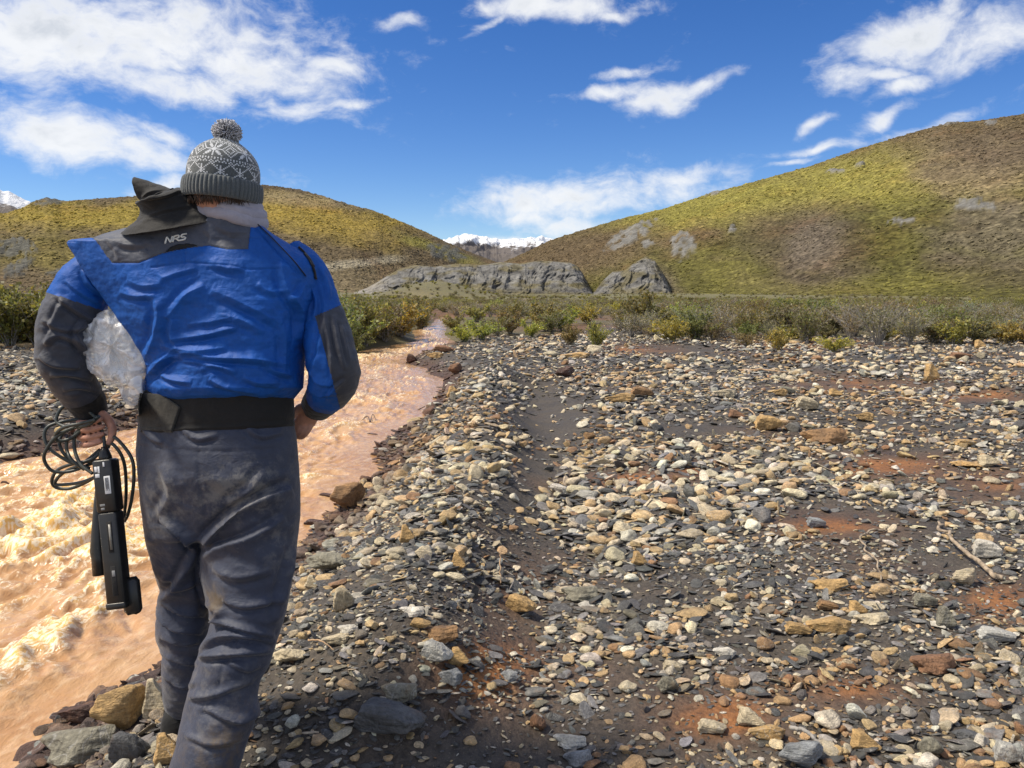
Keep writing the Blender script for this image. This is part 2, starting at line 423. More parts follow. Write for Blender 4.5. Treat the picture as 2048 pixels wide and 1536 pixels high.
# ------------------------------------------------------------------ lie of the land
WATER = -0.22
def gp(lst, z): return np.array([G0(u, v, z) for u, v in lst])
right_bank = gp([(40, 1560), (110, 1450), (200, 1400), (325, 1335), (450, 1220), (600, 1090), (669, 1025), (716, 976), (776, 939), (747, 898),
                 (794, 866), (823, 848), (854, 838), (885, 780), (891, 757), (860, 747), (858, 736), (814, 726), (844, 705), (878, 696),
                 (938, 689), (905, 680), (890, 669), (896, 655), (884, 646), (900, 640), (905, 634)], WATER)
left_bank = gp([(880, 634), (868, 640), (862, 650), (823, 661), (831, 682), (742, 695), (700, 707), (640, 722), (560, 748), (440, 790), (330, 832), (280, 851), (230, 862), (150, 890), (90, 906), (0, 922), (-120, 955)], WATER)
river = np.concatenate([[(-2.3, -6), (-2.0, 0), (-1.75, 1.4)], right_bank, left_bank, [(-7.5, 5.2), (-9.5, 2.5), (-10, -6)]])
flow_line = np.array([(-4.5, -6), (-3.9, 0), (-3.3, 3), (-2.9, 5), (-2.3, 7.5), (-2.0, 10), (-2.1, 14), (-2.9, 20), (-3.1, 26), (-3.3, 36), (-3.7, 50)])
ridge = gp([(990, 755), (965, 800), (975, 880), (960, 980), (905, 1090), (850, 1190), (790, 1330), (740, 1480)], 0.08)
trough = gp([(1045, 780), (1085, 870), (1060, 960), (1060, 1090), (1010, 1180), (1010, 1330), (1030, 1520)], -0.03)
trickle = gp([(1480, 722), (1600, 745), (1750, 765), (1900, 780), (2060, 800), (2200, 830)], -0.05)
mound = G0(868, 590, 0) * 0 + np.array([-14.8, 150.0])
def river_sd(x, y):
    d, _, _ = poly_dist(x, y, river, True); return np.where(inside(x, y, river), -d, d)
def H(x, y, sd=None):
    x = np.asarray(x, float); y = np.asarray(y, float)
    if sd is None: sd = river_sd(x, y)
    z = 0.035 * fbm(x * .55, y * .55, 1.3, 3) + .014 * fbm(x * 2.7, y * 2.7, 5.1, 3)
    dr, _, _ = poly_dist(x, y, ridge); z = z + 0.27 * gauss(dr / .42) * sst(20, 12, y) * sst(1.9, 2.7, y)
    dt, _, _ = poly_dist(x, y, trough); z = z - 0.11 * gauss(dt / .40)
    dk, _, _ = poly_dist(x, y, trickle); z = z - 0.13 * gauss(dk / .45)
    z = z + sst(30, 120, y) * (.6 * fbm(x * .02, y * .02, 2.2, 3))
    z = z + 3.2 * np.exp(-((x - mound[0]) / 9.0) ** 2 - ((y - mound[1]) / 16.0) ** 2)
    land = sst(-.02, 0.75, sd)
    z = WATER + (z - WATER) * land * np.where(sd > 0, 1, 0) + np.where(sd < 0, -.45 * sst(0, .9, -sd) - .02, 0) + np.where(sd > 0, .015, 0)
    return z
def GP(u, v, z0=0.0):
    """ground point under a photo pixel"""
    z = np.full(np.shape(u), float(z0))
    for _ in range(6):
        p = G0(u, v, z); z = .5 * z + .5 * H(p[..., 0], p[..., 1])
    return np.concatenate([p, z[..., None]], -1)
# patches of bare dark sand and of rust crust on the bar: (u, v, half width, half height)
SAND = [(1095, 840, 110, 80), (1075, 930, 70, 70), (1050, 980, 60, 50), (1040, 1000, 70, 50), (1060, 1100, 110, 55), (1000, 1490, 200, 75), (1340, 1175, 110, 45), (700, 1160, 60, 30),
        (1800, 925, 150, 45), (1960, 985, 120, 40), (1010, 1260, 80, 60), (1420, 1440, 200, 60), (2000, 1190, 90, 40), (1750, 1400, 150, 30), (1250, 1350, 60, 30),
        (1350, 700, 120, 12), (1400, 860, 140, 18), (1980, 800, 140, 14), (1700, 770, 200, 14), (1280, 955, 130, 24), (1900, 1130, 90, 25), (1640, 1040, 120, 26)]
RUST = [(1790, 935, 170, 50), (1980, 970, 140, 40), (1300, 950, 160, 35), (1680, 1048, 160, 34), (960, 1340, 120, 90), (1020, 1190, 110, 60), (2000, 1200, 110, 50),
        (1440, 1440, 130, 50), (1720, 1380, 150, 40), (1700, 765, 260, 20), (1950, 790, 150, 20), (700, 1050, 70, 40), (1400, 940, 120, 30), (1600, 690, 200, 16), (1250, 700, 120, 16)]
def px_mask(x, y, z, lst, soft=.5):
    u, v, d = proj(np.stack([x, y, z], -1)); m = np.zeros(np.shape(x))
    for (a, b, hw, hh) in lst:
        q = ((u - a) / hw) ** 2 + ((v - b) / hh) ** 2
        m = np.maximum(m, np.exp(-q * 1.0))
    m = np.where(y > .6, m, 0)
    return m
def veg_mask(x, y):
    n = fbm(x * .22, y * .22, 9.0, 3)
    edge = np.where(x > -1.5, 24.5 + 3.0 * n + 5.5 * np.exp(-((x - 3.6) / 1.6) ** 2), 18.5 + 2.5 * n)
    return sst(-1.2, 1.2, y - edge)

# ------------------------------------------------------------------ ground sheet
ys = np.concatenate([np.linspace(-5, .9, 14)[:-1], np.geomspace(.9, 60, 430), np.geomspace(60, 520, 70)[1:], np.geomspace(520, 16000, 14)[1:]])
s_ = np.linspace(-1, 1, 361); s_ = .55 * s_ + .45 * s_ ** 3
hw = 1.2 * np.maximum(ys, 0) + 5
X = s_[None] * hw[:, None]; Y = np.repeat(ys[:, None], len(s_), 1)
SDg = river_sd(X, Y); Z = H(X, Y, SDg)
Z = Z * sst(1500, 300, Y) - 3 * sst(300, 1500, Y)
me = grid_mesh('ground', np.stack([X, Y, Z], -1))
sandm = px_mask(X, Y, Z, SAND); rustm = px_mask(X, Y, Z, RUST); vg = veg_mask(X, Y)
nz = fbm(X * 1.3, Y * 1.3, 4.4, 4)
c = np.zeros(X.shape + (3,)); c[:] = (.058, .048, .038)
rm = np.clip(rustm * 1.0 + .4 * nz - .22 + .25 * sst(.2, .5, fbm(X * .4, Y * .4, 7.7, 3)), 0, 1)[..., None]
c = c * (1 - rm) + (np.array((.12, .06, .03)) + (np.array((.23, .095, .028)) - np.array((.12, .06, .03))) * sst(.55, .95, rm)) * rm
wet = np.clip(sst(.55, .05, SDg), 0, 1)[..., None]
c = c * (1 - wet) + np.array((.06, .03, .02)) * wet
vcol = np.array((.095, .078, .032)) + (np.array((.12, .062, .03)) - np.array((.095, .078, .032))) * sst(-.1, .5, fbm(X * .11, Y * .11, 3.3, 3))[..., None]
c = c * (1 - vg[..., None]) + vcol * vg[..., None]
far = sst(60, 160, Y)[..., None]; c = c * (1 - far) + far * (np.array((.125, .112, .042)) * (1 + .5 * fbm(X * .03, Y * .08, 1.1, 4)[..., None]))
set_attr(me, 'tint', c.reshape(-1, 3))
link('ground', me, MAT['ground'], kind='structure', label='dark gravelly sand of the river bar and the valley floor')

# ------------------------------------------------------------------ river
ysr = np.concatenate([np.linspace(-5, 1.2, 20)[:-1], np.geomspace(1.2, 12, 680), np.geomspace(12, 58, 230)[1:]])
lx = interp(np.array([-6, 2.5, 5.2, 7.3, 10, 15, 20, 30, 58]), np.array([-10.5, -9.9, -7.9, -5.6, -4.9, -5.0, -5.6, -6.2, -6.5]), ysr)
rx = interp(np.array([-6, 0, 2, 4, 6, 9, 12, 16, 22, 58]), np.array([-1.6, -1.4, -1.0, -.8, -.2, .2, .2, 0, -.2, -1.5]), ysr)
tt = 1 - np.linspace(0, 1, 360)[::-1]; tt = 1 - (.45 * (1 - tt) + .55 * (1 - tt) ** 2); Xr = lx[:, None] * (1 - tt) + rx[:, None] * tt; Yr = np.repeat(ysr[:, None], 360, 1)
dfl, par, side = poly_dist(Xr, Yr, flow_line)
seg = np.concatenate([[0], np.cumsum(np.linalg.norm(np.diff(flow_line, axis=0), axis=1))])
sl = np.interp(par, np.arange(len(flow_line)), seg); nl = dfl * side
sdr = -river_sd(Xr, Yr)
rough_ = sst(.0, .6, sdr) * (0.55 + .45 * sst(-.3, .5, fbm(sl * .25, nl * .4, 8.8, 2)))
rough_ = rough_ * (1 - .75 * np.exp(-((Xr + .75) / .8) ** 2 - ((Yr - 8.6) / 1.2) ** 2)) * (1 - .6 * np.exp(-((Xr + 1.0) / .5) ** 2 - ((Yr - 6.4) / .8) ** 2))
def rid(a): return 1 - np.abs(a) * 2.2
wx = sl + .30 * fbm(sl * .8, nl * .9, 2.0, 3); wn = nl + .18 * fbm(sl * .9, nl * 1.1, 6.0, 3)
big = fbm(wx * .75, wn * .95, 1.0, 2)
medr = rid(fbm(wx * 1.25, wn * 2.1, 3.0, 3)); med2 = rid(fbm(wx * 2.9 + 5, wn * 4.4, 4.0, 3)); med3 = rid(fbm(wx * 6.5, wn * 8.5, 14.0, 2)); fine = fbm(wx * 13, wn * 16, 5.0, 3)
act = .72 + .4 * sst(-.4, .35, big)
hgt = .038 * big + act * (.040 * np.clip(medr, -.2, 1) ** 2 * np.sign(medr + .2) + .046 * np.clip(med2, -.35, 1) ** 1 + .026 * med3 + .007 * rid(fbm(wx * 13, wn * 16, 24.0, 2))) + .006 * fine - .042
# standing waves where the photograph shows them breaking: (u, v, length along flow, width, height)
for (u, v, ll, ww, hh) in [(60, 1090, .55, .30, .13), (170, 1110, .5, .25, .07), (110, 1280, .8, .22, .12), (40, 1330, .6, .2, .07), (250, 1200, .6, .2, .06), (230, 1390, .5, .16, .06),
                           (150, 1010, .5, .35, .07), (700, 860, .6, .25, .09), (680, 800, .5, .3, .10), (760, 815, .5, .2, .08), (640, 940, .4, .3, .07), (660, 960, .4, .2, .06),
                           (790, 775, .5, .2, .07), (720, 770, .6, .3, .07), (290, 1310, .35, .2, .10)]:
    q = G0(u, v, WATER); d0, p0, s0 = poly_dist(q[0], q[1], flow_line); s1 = np.interp(p0, np.arange(len(flow_line)), seg); n1_ = d0 * s0
    hgt = hgt + .85 * hh * np.exp(-((wx - s1) / ll) ** 2 - ((wn - n1_ - .25 * (wx - s1)) / ww) ** 2) * (1 + .9 * fbm(wx * 4, wn * 5.5, 2.5, 4))
hgt = hgt * rough_
Zr = WATER + .01 + hgt - .02 * (1 - sst(0, .3, sdr))
foam = np.clip((hgt - .022) / .11, 0, 1) * .95 + .6 * sst(.45, .95, np.clip(med2, 0, 1)) * act * rough_ + .35 * rough_ * sst(.1, .5, fbm(wx * .8, wn * 3.4, 11.0, 3)) + .25 * rough_ * sst(.5, .95, medr)
me = grid_mesh('river', np.stack([Xr, Yr, Zr], -1))
set_attr(me, 'foam', np.clip(foam, 0, 1.2).ravel(), 'FLOAT'); set_attr(me, 'flow', np.stack([sl * .62, nl * 1.25, 0 * sl], -1).reshape(-1, 3), 'FLOAT_VECTOR')
link('river', me, MAT['water'], kind='structure', label='rushing rust orange river with broken yellow crests')

# ------------------------------------------------------------------ hills
HILLS = []
def hill(name, us, sky_uv, d0p, d1p, nr, colour_fn, disp, label, mat, foot_v=None, rmax=1.25, pw=1.0, rocks=()):
    sky_uv = np.array(sky_uv, float); vv = np.interp(us, sky_uv[:, 0], sky_uv[:, 1])
    dx, dy, dz = ray(us, vv)
    hlen = np.sqrt(dx**2 + dy**2); ax, ay = dx / hlen, dy / hlen; te = dz / hlen
    d0 = np.interp(us, *np.array(d0p, float).T); d1 = np.interp(us, *np.array(d1p, float).T)
    r = np.concatenate([np.linspace(0, 1.0, nr), np.linspace(1.0, rmax, 14)[1:]])
    D = d0[None] + (d1 - d0)[None] * r[:, None]
    rr = r[:, None]
    p = np.where(rr <= 1, np.sin(np.clip(rr, 0, 1) * np.pi / 2) ** pw * (1 - .25 * np.exp(-(rr / .12) ** 2) * 0) , 1 - .9 * (np.clip(rr, 1, 9) - 1) ** 2 * 2)
    p = p * sst(0, .22, rr) + 0 * D
    Xh = ax[None] * D; Yh = ay[None] * D
    h = (te * d1)[None] * p + CAMZ * p
    h = h + disp(Xh, Yh) * sst(0, .2, rr) * sst(1.15, .95, rr)
    for it in range(2):
        cur = ((h - CAMZ) / D)[:nr].max(0)
        fac = (te * d1) / np.maximum(cur * d1, 1e-3)
        kk = np.ones(9) / 9; facs = np.convolve(np.pad(fac, 4, 'edge'), kk, 'valid')
        h = h * np.clip(facs, .5, 2)[None]
    h = h - 1.2
    P = np.stack([Xh, Yh, h], -1)
    u, v, _ = proj(P)
    c, rk, lift = colour_fn(u, v, Xh, Yh, h)
    P[..., 2] += lift
    me = grid_mesh(name, P)
    set_attr(me, 'tint', c.reshape(-1, 3)); set_attr(me, 'rock', rk.ravel(), 'FLOAT')
    link(name, me, mat, kind='structure', label=label)
    HILLS.append((P, c, rk, nr))
    return me
def ell(u, v, a, b, hw, hh, tilt=0.0, soft=.35, wob=None):
    x = u - a; y = v - b; ct, st = math.cos(tilt), math.sin(tilt)
    q = np.sqrt(((x * ct + y * st) / hw) ** 2 + ((-x * st + y * ct) / hh) ** 2)
    if wob is not None: q = q + wob
    return sst(1 + soft, 1 - soft, q)
GREEN = np.array((.112, .104, .032)); YELL = np.array((.27, .245, .062)); BROWN = np.array((.135, .100, .058)); HEATH_SHADE = np.array((.082, .062, .048)); GREY = np.array((.27, .265, .25)); TAN = np.array((.30, .235, .14)); GREYB = np.array((.17, .14, .115))  # heath and yellow tones also carry painted cloud shade and sun patches
def lay(c, m, col): return c * (1 - m[..., None]) + np.asarray(col) * m[..., None]
def right_cols(u, v, X, Y, h):  # vegetation zones with cloud shadow and a sunlit band painted into them
    n = fbm(u * .011, v * .03, 2.0, 4); n2 = fbm(u * .03, v * .06, 5.0, 3); wob = .45 * n
    c = np.zeros(u.shape + (3,)); c[:] = GREEN
    sky = np.interp(u, [1000, 1249, 1424, 1624, 1864, 2048, 2400], [520, 432, 382, 327, 250, 225, 200])
    c = lay(c, sst(-70, 20, sky + 75 - v + 50 * n) * .8, BROWN * 1.15)
    c = lay(c, ell(u, v, 1560, 385, 330, 44, -.16, .75, wob) * .85, YELL)
    c = lay(c, ell(u, v, 1400, 415, 190, 26, -.2, .5, wob) * .9, YELL * .95)
    c = lay(c, ell(u, v, 1800, 355, 160, 45, 0, .8, wob) * .6, YELL)
    c = lay(c, ell(u, v, 1290, 440, 160, 16, -.2, .5, wob) * .5, YELL * .8)
    c = lay(c, ell(u, v, 1950, 345, 120, 60, .1, .6, wob) * .85, TAN * .8)
    c = lay(c, ell(u, v, 2000, 300, 150, 45, -.1, .6, wob) * .6, HEATH_SHADE * 1.3)
    c = lay(c, ell(u, v, 1620, 500, 130, 80, .1, .5, wob) * .6, HEATH_SHADE * 1.25)
    c = lay(c, ell(u, v, 1630, 490, 50, 60, .3, .6, wob) * .6, GREYB)
    c = lay(c, ell(u, v, 1575, 565, 110, 28, -.1, .5, wob) * .5, HEATH_SHADE * 1.2)
    c = lay(c, ell(u, v, 1990, 470, 130, 60, .1, .5, wob) * .6, GREYB * .9)
    c = lay(c, ell(u, v, 1960, 545, 120, 30, .1, .5, wob) * .5, HEATH_SHADE * 1.2)
    c = lay(c, ell(u, v, 1160, 500, 130, 40, -.25, .5, wob) * .9, BROWN * .95)
    c = lay(c, ell(u, v, 1480, 560, 90, 40, .3, .6, wob) * .4, YELL * .8)
    c = lay(c, ell(u, v, 1750, 575, 200, 20, -.1, .6, wob) * .4, YELL * .75)
    c = lay(c, sst(588, 606, v + 8 * n2) * .75, np.array((.10, .085, .045)))
    rk = np.zeros(u.shape); lift = np.zeros(u.shape)
    for (a, b, hw, hh, t, up) in [(1262, 470, 50, 16, -.5, 4), (1365, 490, 26, 26, -.6, 3), (1295, 487, 12, 9, 0, 2), (1425, 388, 16, 4, -.2, 4), (1670, 343, 16, 4, 0, 4), (1718, 330, 10, 6, 0, 6),
                                  (1890, 247, 34, 4, -.15, 5), (1980, 246, 12, 5, 0, 4), (1800, 443, 26, 5, -.1, 3), (1465, 458, 8, 8, 0, 3), (1950, 410, 40, 12, .1, 2)]:
        q = (lambda E: sst(.3, .8, E * (1 + 1.1 * fbm(u * .085, v * .10, 31.0, 3))))(ell(u, v, a, b, hw, hh, t, .7, .3 * n2)); rk = np.maximum(rk, q); lift = lift + .2 * up * q * (1 + .9 * fbm(X * .12, h * .12, 3.0, 4))
    c = lay(c, rk * .95, GREY * .72)
    c = lay(c, ell(u, v, 1315, 565, 40, 28, .2, .7, wob) * .6, GREYB)
    return c * .95, rk, lift
def left_cols(u, v, X, Y, h):  # gold and dark zones mix vegetation colour with painted sun patches and cloud shade
    n = fbm(u * .012, v * .035, 12.0, 4); n2 = fbm(u * .035, v * .07, 15.0, 3); wob = .45 * n
    c = np.zeros(u.shape + (3,)); c[:] = BROWN * 1.2
    c = lay(c, ell(u, v, 300, 432, 420, 26, 0, .6, wob) * .9, np.array((.33, .245, .05)))
    c = lay(c, ell(u, v, 640, 440, 180, 34, .18, .6, wob) * .9, np.array((.33, .235, .055)))
    c = lay(c, ell(u, v, 600, 400, 140, 12, .1, .6, wob) * .6, TAN)
    c = lay(c, ell(u, v, 880, 500, 90, 12, .35, .5, wob) * .7, YELL)
    c = lay(c, ell(u, v, 120, 500, 180, 36, 0, .6, wob) * .7, np.array((.20, .16, .045)))
    c = lay(c, sst(518, 545, v + 14 * n) * .7 * sst(560, 640, u), np.array((.22, .17, .10)))
    c = lay(c, ell(u, v, 690, 530, 90, 8, -.12, .6, wob) * .8, np.array((.42, .36, .26)))
    c = lay(c, ell(u, v, 540, 372, 80, 6, .05, .5, wob) * .6, HEATH_SHADE)
    rk = np.zeros(u.shape); lift = np.zeros(u.shape)
    for (a, b, hw, hh, t, up) in [(890, 505, 38, 16, .2, 7), (25, 497, 46, 20, .0, 9), (35, 535, 34, 16, -.4, 7), (90, 404, 44, 8, 0, 6), (720, 410, 34, 4, .25, 5), (690, 405, 9, 4, 0, 7), (110, 545, 30, 6, -.4, 3)]:
        q = (lambda E: sst(.3, .8, E * (1 + 1.1 * fbm(u * .085, v * .10, 31.0, 3))))(ell(u, v, a, b, hw, hh, t, .7, .3 * n2)); rk = np.maximum(rk, q); lift = lift + .12 * up * q * (1 + .8 * fbm(X * .06, h * .06, 3.0, 4))
    c = lay(c, rk * .85, GREY * .45)
    return c * np.array((.86, .90, .90)), rk, lift
RS = [(985, 530), (1044, 505), (1104, 476), (1199, 447), (1249, 432), (1334, 412), (1424, 382), (1524, 355), (1624, 327), (1724, 292), (1794, 270), (1850, 254), (1894, 244), (1974, 235), (2034, 225), (2200, 208), (2500, 215), (2900, 300), (3300, 420)]
hill('right_hill', np.linspace(960, 3000, 560), RS, [(960, 420), (1100, 340), (1300, 240), (1700, 165), (2048, 140), (3000, 140)], [(960, 640), (1100, 700), (1300, 720), (1700, 740), (2048, 740), (3000, 600)], 300, right_cols,
     lambda X, Y: 6 * fbm(X * .012, Y * .012, 1.0, 3) + 1.3 * fbm(X * .06, Y * .06, 3.0, 4) + .7 * fbm(X * .25, Y * .25, 3.0, 3), 'right-hand hill of green and brown tundra with grey outcrops', MAT['hill'])
LS = [(-900, 460), (-400, 440), (-100, 430), (10, 424), (40, 415), (70, 399), (95, 394), (125, 400), (265, 390), (400, 378), (505, 370), (525, 367), (560, 371), (600, 377), (650, 391), (690, 404), (745, 418), (800, 440), (850, 461), (890, 481), (950, 506), (985, 519), (1060, 545)]
hill('left_hill', np.linspace(-900, 1050, 620), LS, [(-900, 260), (200, 260), (700, 330), (900, 420), (1050, 520)], [(-900, 900), (100, 1150), (500, 1200), (900, 1050), (1050, 900)], 300, left_cols,
     lambda X, Y: 9 * fbm(X * .007, Y * .007, 21.0, 3) + 2.2 * fbm(X * .04, Y * .04, 3.0, 4) + .8 * fbm(X * .2, Y * .2, 3.0, 3), 'left-hand hill of golden autumn tundra', MAT['hill'])
def tundra_scrub():
    rr_ = np.random.default_rng(77); pos_, col_, siz_ = [], [], []
    for (P, c, rk, nr), N, s0, s1 in ((HILLS[0], 54000, .22, .62), (HILLS[1], 34000, .3, .8)):
        ny, nx = P.shape[:2]; fi = rr_.random(N) * (nr - 6) + 2; fj = rr_.random(N) * (nx * (.62 if N > 50000 else .48) - 2) + (0 if N > 50000 else nx * .46)
        i = fi.astype(int); j = fj.astype(int); a_, b_ = (fi - i)[:, None], (fj - j)[:, None]
        q = (P[i, j] * (1 - a_) + P[i + 1, j] * a_) * (1 - b_) + (P[i, j + 1] * (1 - a_) + P[i + 1, j + 1] * a_) * b_
        cl = fbm(q[:, 0] * .05, q[:, 1] * .05, 4.0, 3); keep = (rk[i, j] < .25) & (rr_.random(N) < .55 + .6 * cl)
        d = np.linalg.norm(q[:, :2], axis=1); s = (s0 + (s1 - s0) * rr_.random(N) ** 2) * np.interp(d, [150, 700], [.75, 1.35])
        pos_.append(q[keep]); col_.append((c[i, j] * (1 + .25 * np.sign(rr_.random(N) - .5)[:, None] * rr_.random((N, 1))) * rr_.uniform(.85, 1.35, (N, 1)))[keep]); siz_.append(s[keep])
    pos_ = np.concatenate(pos_); col_ = np.concatenate(col_); siz_ = np.concatenate(siz_); n_ = len(pos_)
    forms = []
    for sd_i in range(4):
        bm = bmesh.new(); bmesh.ops.create_icosphere(bm, subdivisions=2, radius=1.0); V = np.array([q.co[:] for q in bm.verts]); f = np.array([[q.index for q in t.verts] for t in bm.faces]); bm.free()
        V = V * (1 + .55 * fbm(V[:, 0] * 1.9 + 7 * sd_i, V[:, 1] * 1.9, V[:, 2] * 1.9, 3))[:, None] * np.array((1.25, 1.25, .7)); m_ = raw_mesh('scrub_form', V, f, False); m_.materials.append(MAT['scrub']); forms.append(m_)
    scatter_object('tundra_scrub', pos_, np.stack([0 * siz_, 0 * siz_, rr_.uniform(0, 6.28, n_)], 1), np.stack([siz_, siz_, siz_], 1), rr_.integers(0, 4, n_), col_, forms, 'low dwarf scrub speckling the tundra slopes')
# low grey bluff in the middle distance
def bluff(us, tops, label, d_near=238, rise=37, sx=0.0):
    top = np.interp(us, *tops)
    dx, dy, dz = ray(us, top); hl = np.sqrt(dx**2+dy**2); ax, ay, te = dx/hl, dy/hl, dz/hl
    D1 = d_near + float(rise); ht = te * D1 + CAMZ
    r = np.concatenate([np.linspace(0, 1, 80), np.linspace(1, 3.5, 24)[1:]]); rr = r[:, None]
    p = np.where(rr <= 1, .12 * rr + .88 * sst(.0, 1.0, rr), 1 + .08 * (rr - 1))
    wx = us[None] + 26 * fbm(us[None] * .02, rr * 1.4, 9.0, 3)
    gul = 1 - 2.2 * np.abs(fbm(wx * .021 + sx + .5 * rr, rr * .55, 1.0, 3)); gul2 = fbm(wx * .07, rr * 3.0, 4.0, 4)
    gul3 = fbm(wx * .2, rr * 9.0, 14.0, 3)
    D = d_near + rise * rr + 0 * us[None] - (2.2 * gul + 2.2 * gul2 + .9 * gul3) * sst(0, .2, rr) * sst(1.3, .6, rr)
    hh = ht[None] * p
    P = np.stack([ax[None] * D, ay[None] * D, hh - .4], -1); u, v, _ = proj(P)
    n = fbm(u * .03, v * .08, 3.0, 4)
    c = np.zeros(u.shape + (3,)); c[:] = GREY * .66
    c = lay(c, sst(-.15, .45, n) * .6, np.array((.085, .083, .082)))
    c = lay(c, sst(.05, .45, fbm(u * .018 + 5, v * .05, 6.0, 4)) * .65, np.array((.135, .115, .05)))
    c = lay(c, sst(.78, 1.05, rr + .25 * n), np.array((.17, .145, .08)))
    c = lay(c, sst(790, 745, us)[None] * (us.min() < 900) * np.ones_like(rr) * .7, np.array((.30, .28, .25)))
    c = lay(c, sst(.42, .05, rr + .22 * n) * .85, np.array((.14, .12, .055)))
    me = grid_mesh('rock_bluff', P); set_attr(me, 'tint', c.reshape(-1, 3)); set_attr(me, 'rock', (sst(.1, .3, rr) * sst(1.2, .95, rr) + 0 * u).ravel(), 'FLOAT')
    link('rock_bluff', me, MAT['hill'], kind='structure', label=label)
bluff(np.linspace(700, 1190, 330), ([700, 735, 770, 800, 830, 870, 915, 960, 1000, 1040, 1080, 1110, 1140, 1155, 1166, 1176, 1190], [588, 574, 552, 535, 528, 531, 525, 528, 522, 525, 519, 521, 523, 530, 545, 566, 592]), 'low grey eroded bluff across the middle of the valley')
bluff(np.linspace(1178, 1350, 150), ([1178, 1190, 1205, 1225, 1250, 1272, 1292, 1310, 1325, 1338, 1350], [594, 580, 560, 541, 538, 521, 511, 519, 541, 570, 597]), 'broken grey outcrop at the foot of the right-hand hill', 236, 30, 3.7)
def mountain(name, us, sk, d0, d1, label, jag):
    sk = np.array(sk, float); vv = np.interp(us, sk[:, 0], sk[:, 1]) + jag * fbm(us * .09, 1.0, 2.0, 4)
    dx, dy, dz = ray(us, vv); hl = np.sqrt(dx**2+dy**2); ax, ay, te = dx/hl, dy/hl, dz/hl
    r = np.concatenate([np.linspace(0, 1, 120), np.linspace(1, 1.4, 10)[1:]])[:, None]
    D = d0 + (d1 - d0) * r + 0 * us[None]
    base = (te * d1 + CAMZ)[None]
    Xm, Ym = ax[None] * D, ay[None] * D
    wxm = Xm + 260 * fbm(Xm * .0014, Ym * .0014, 3.0, 2)
    rdg = 1 - 2 * np.abs(fbm(wxm * .0021, Ym * .0013, 6.0, 4))
    h = base * (np.where(r <= 1, r ** 1.1, 1 - 1.2 * (r - 1))) * (1 + .42 * (rdg - .5) * np.sin(np.clip(r, 0, 1) * np.pi) ** .8)
    cur = ((h - CAMZ) / D)[:120].max(0); h = h * np.clip(te / cur, .6, 1.4)[None]
    me = grid_mesh(name, np.stack([Xm, Ym, h], -1))
    sl_ = np.clip((h / base - .42) / .52, 0, 1) + .15 * (rdg - .5)
    set_attr(me, 'snow', sl_.ravel(), 'FLOAT')
    link(name, me, MAT['snow'], kind='structure', label=label)
mountain('snowy_mountain', np.linspace(760, 1300, 420), [(760, 520), (860, 488), (905, 474), (930, 467), (960, 471), (1000, 479), (1050, 476), (1085, 473), (1110, 478), (1200, 500), (1300, 520)], 3000, 6500, 'snow-capped mountain at the head of the valley', 3)
mountain('far_snowy_mountain', np.linspace(-2200, 170, 620), [(-2200, 560), (-1500, 430), (-900, 390), (-500, 350), (-150, 340), (-40, 362), (0, 379), (20, 384), (45, 396), (62, 405), (75, 418), (170, 450)], 2400, 4500, 'snow-covered mountain at the left edge behind the golden hill', 4)

# ------------------------------------------------------------------ stones
def rock_form(i, sub, flat, long_, cuts, rough, seed):
    bm = bmesh.new(); bmesh.ops.create_icosphere(bm, subdivisions=sub, radius=1.0)
    V = np.array([q.co[:] for q in bm.verts]); f = np.array([[q.index for q in t.verts] for t in bm.faces]); bm.free()
    r_ = np.random.default_rng(seed); V = V * (np.abs(V) ** .0)
    for _ in range(cuts):
        nrm = r_.normal(size=3); nrm /= np.linalg.norm(nrm); k = r_.uniform(.48, .82)
        d = V @ nrm; V = V - np.outer(np.maximum(d - k, 0) * .92, nrm)
    s = 1 + rough * fbm(V[:, 0] * 1.3 + seed, V[:, 1] * 1.3, V[:, 2] * 1.3, 3)
    V = V * s[:, None] * np.array((long_, 1.0, flat))
    V /= np.abs(V[:, 0]).max()          # unit half length along x
    me = raw_mesh('rock_form_%02d' % i, V, f, True)
    return me
FORMS = []
for i in range(8): FORMS.append(rock_form(i, 3, [.5, .62, .55, .7, .6, .48, .66, .58][i], [1.3, 1.15, 1.5, 1.1, 1.25, 1.4, 1.05, 1.6][i], [5, 7, 6, 9, 8, 5, 10, 6][i], .16, 100 + i))
for i in range(6): FORMS.append(rock_form(8 + i, 3, [.24, .2, .28, .18, .26, .22][i], [1.5, 1.9, 1.35, 1.7, 2.2, 1.5][i], [12, 14, 12, 13, 14, 11][i], .10, 200 + i))
BIG = []
for i in range(6): BIG.append(rock_form(20 + i, 5, [.55, .66, .6, .78, .42, .35][i], [1.3, 1.15, 1.5, 1.1, 1.9, 2.1][i], [8, 11, 9, 13, 9, 10][i], .17, 300 + i))
for me in FORMS: me.materials.append(MAT['gravel'])
PAL = np.array([(.58, .49, .335), (.50, .355, .185), (.235, .23, .22), (.085, .084, .082), (.46, .43, .365), (.30, .175, .09), (.23, .205, .15), (.68, .62, .50), (.135, .133, .128)])
PAL_NAME = ['cream', 'ochre', 'blue-grey', 'dark slate', 'light grey', 'rust brown', 'greenish grey', 'whitish', 'grey slate']
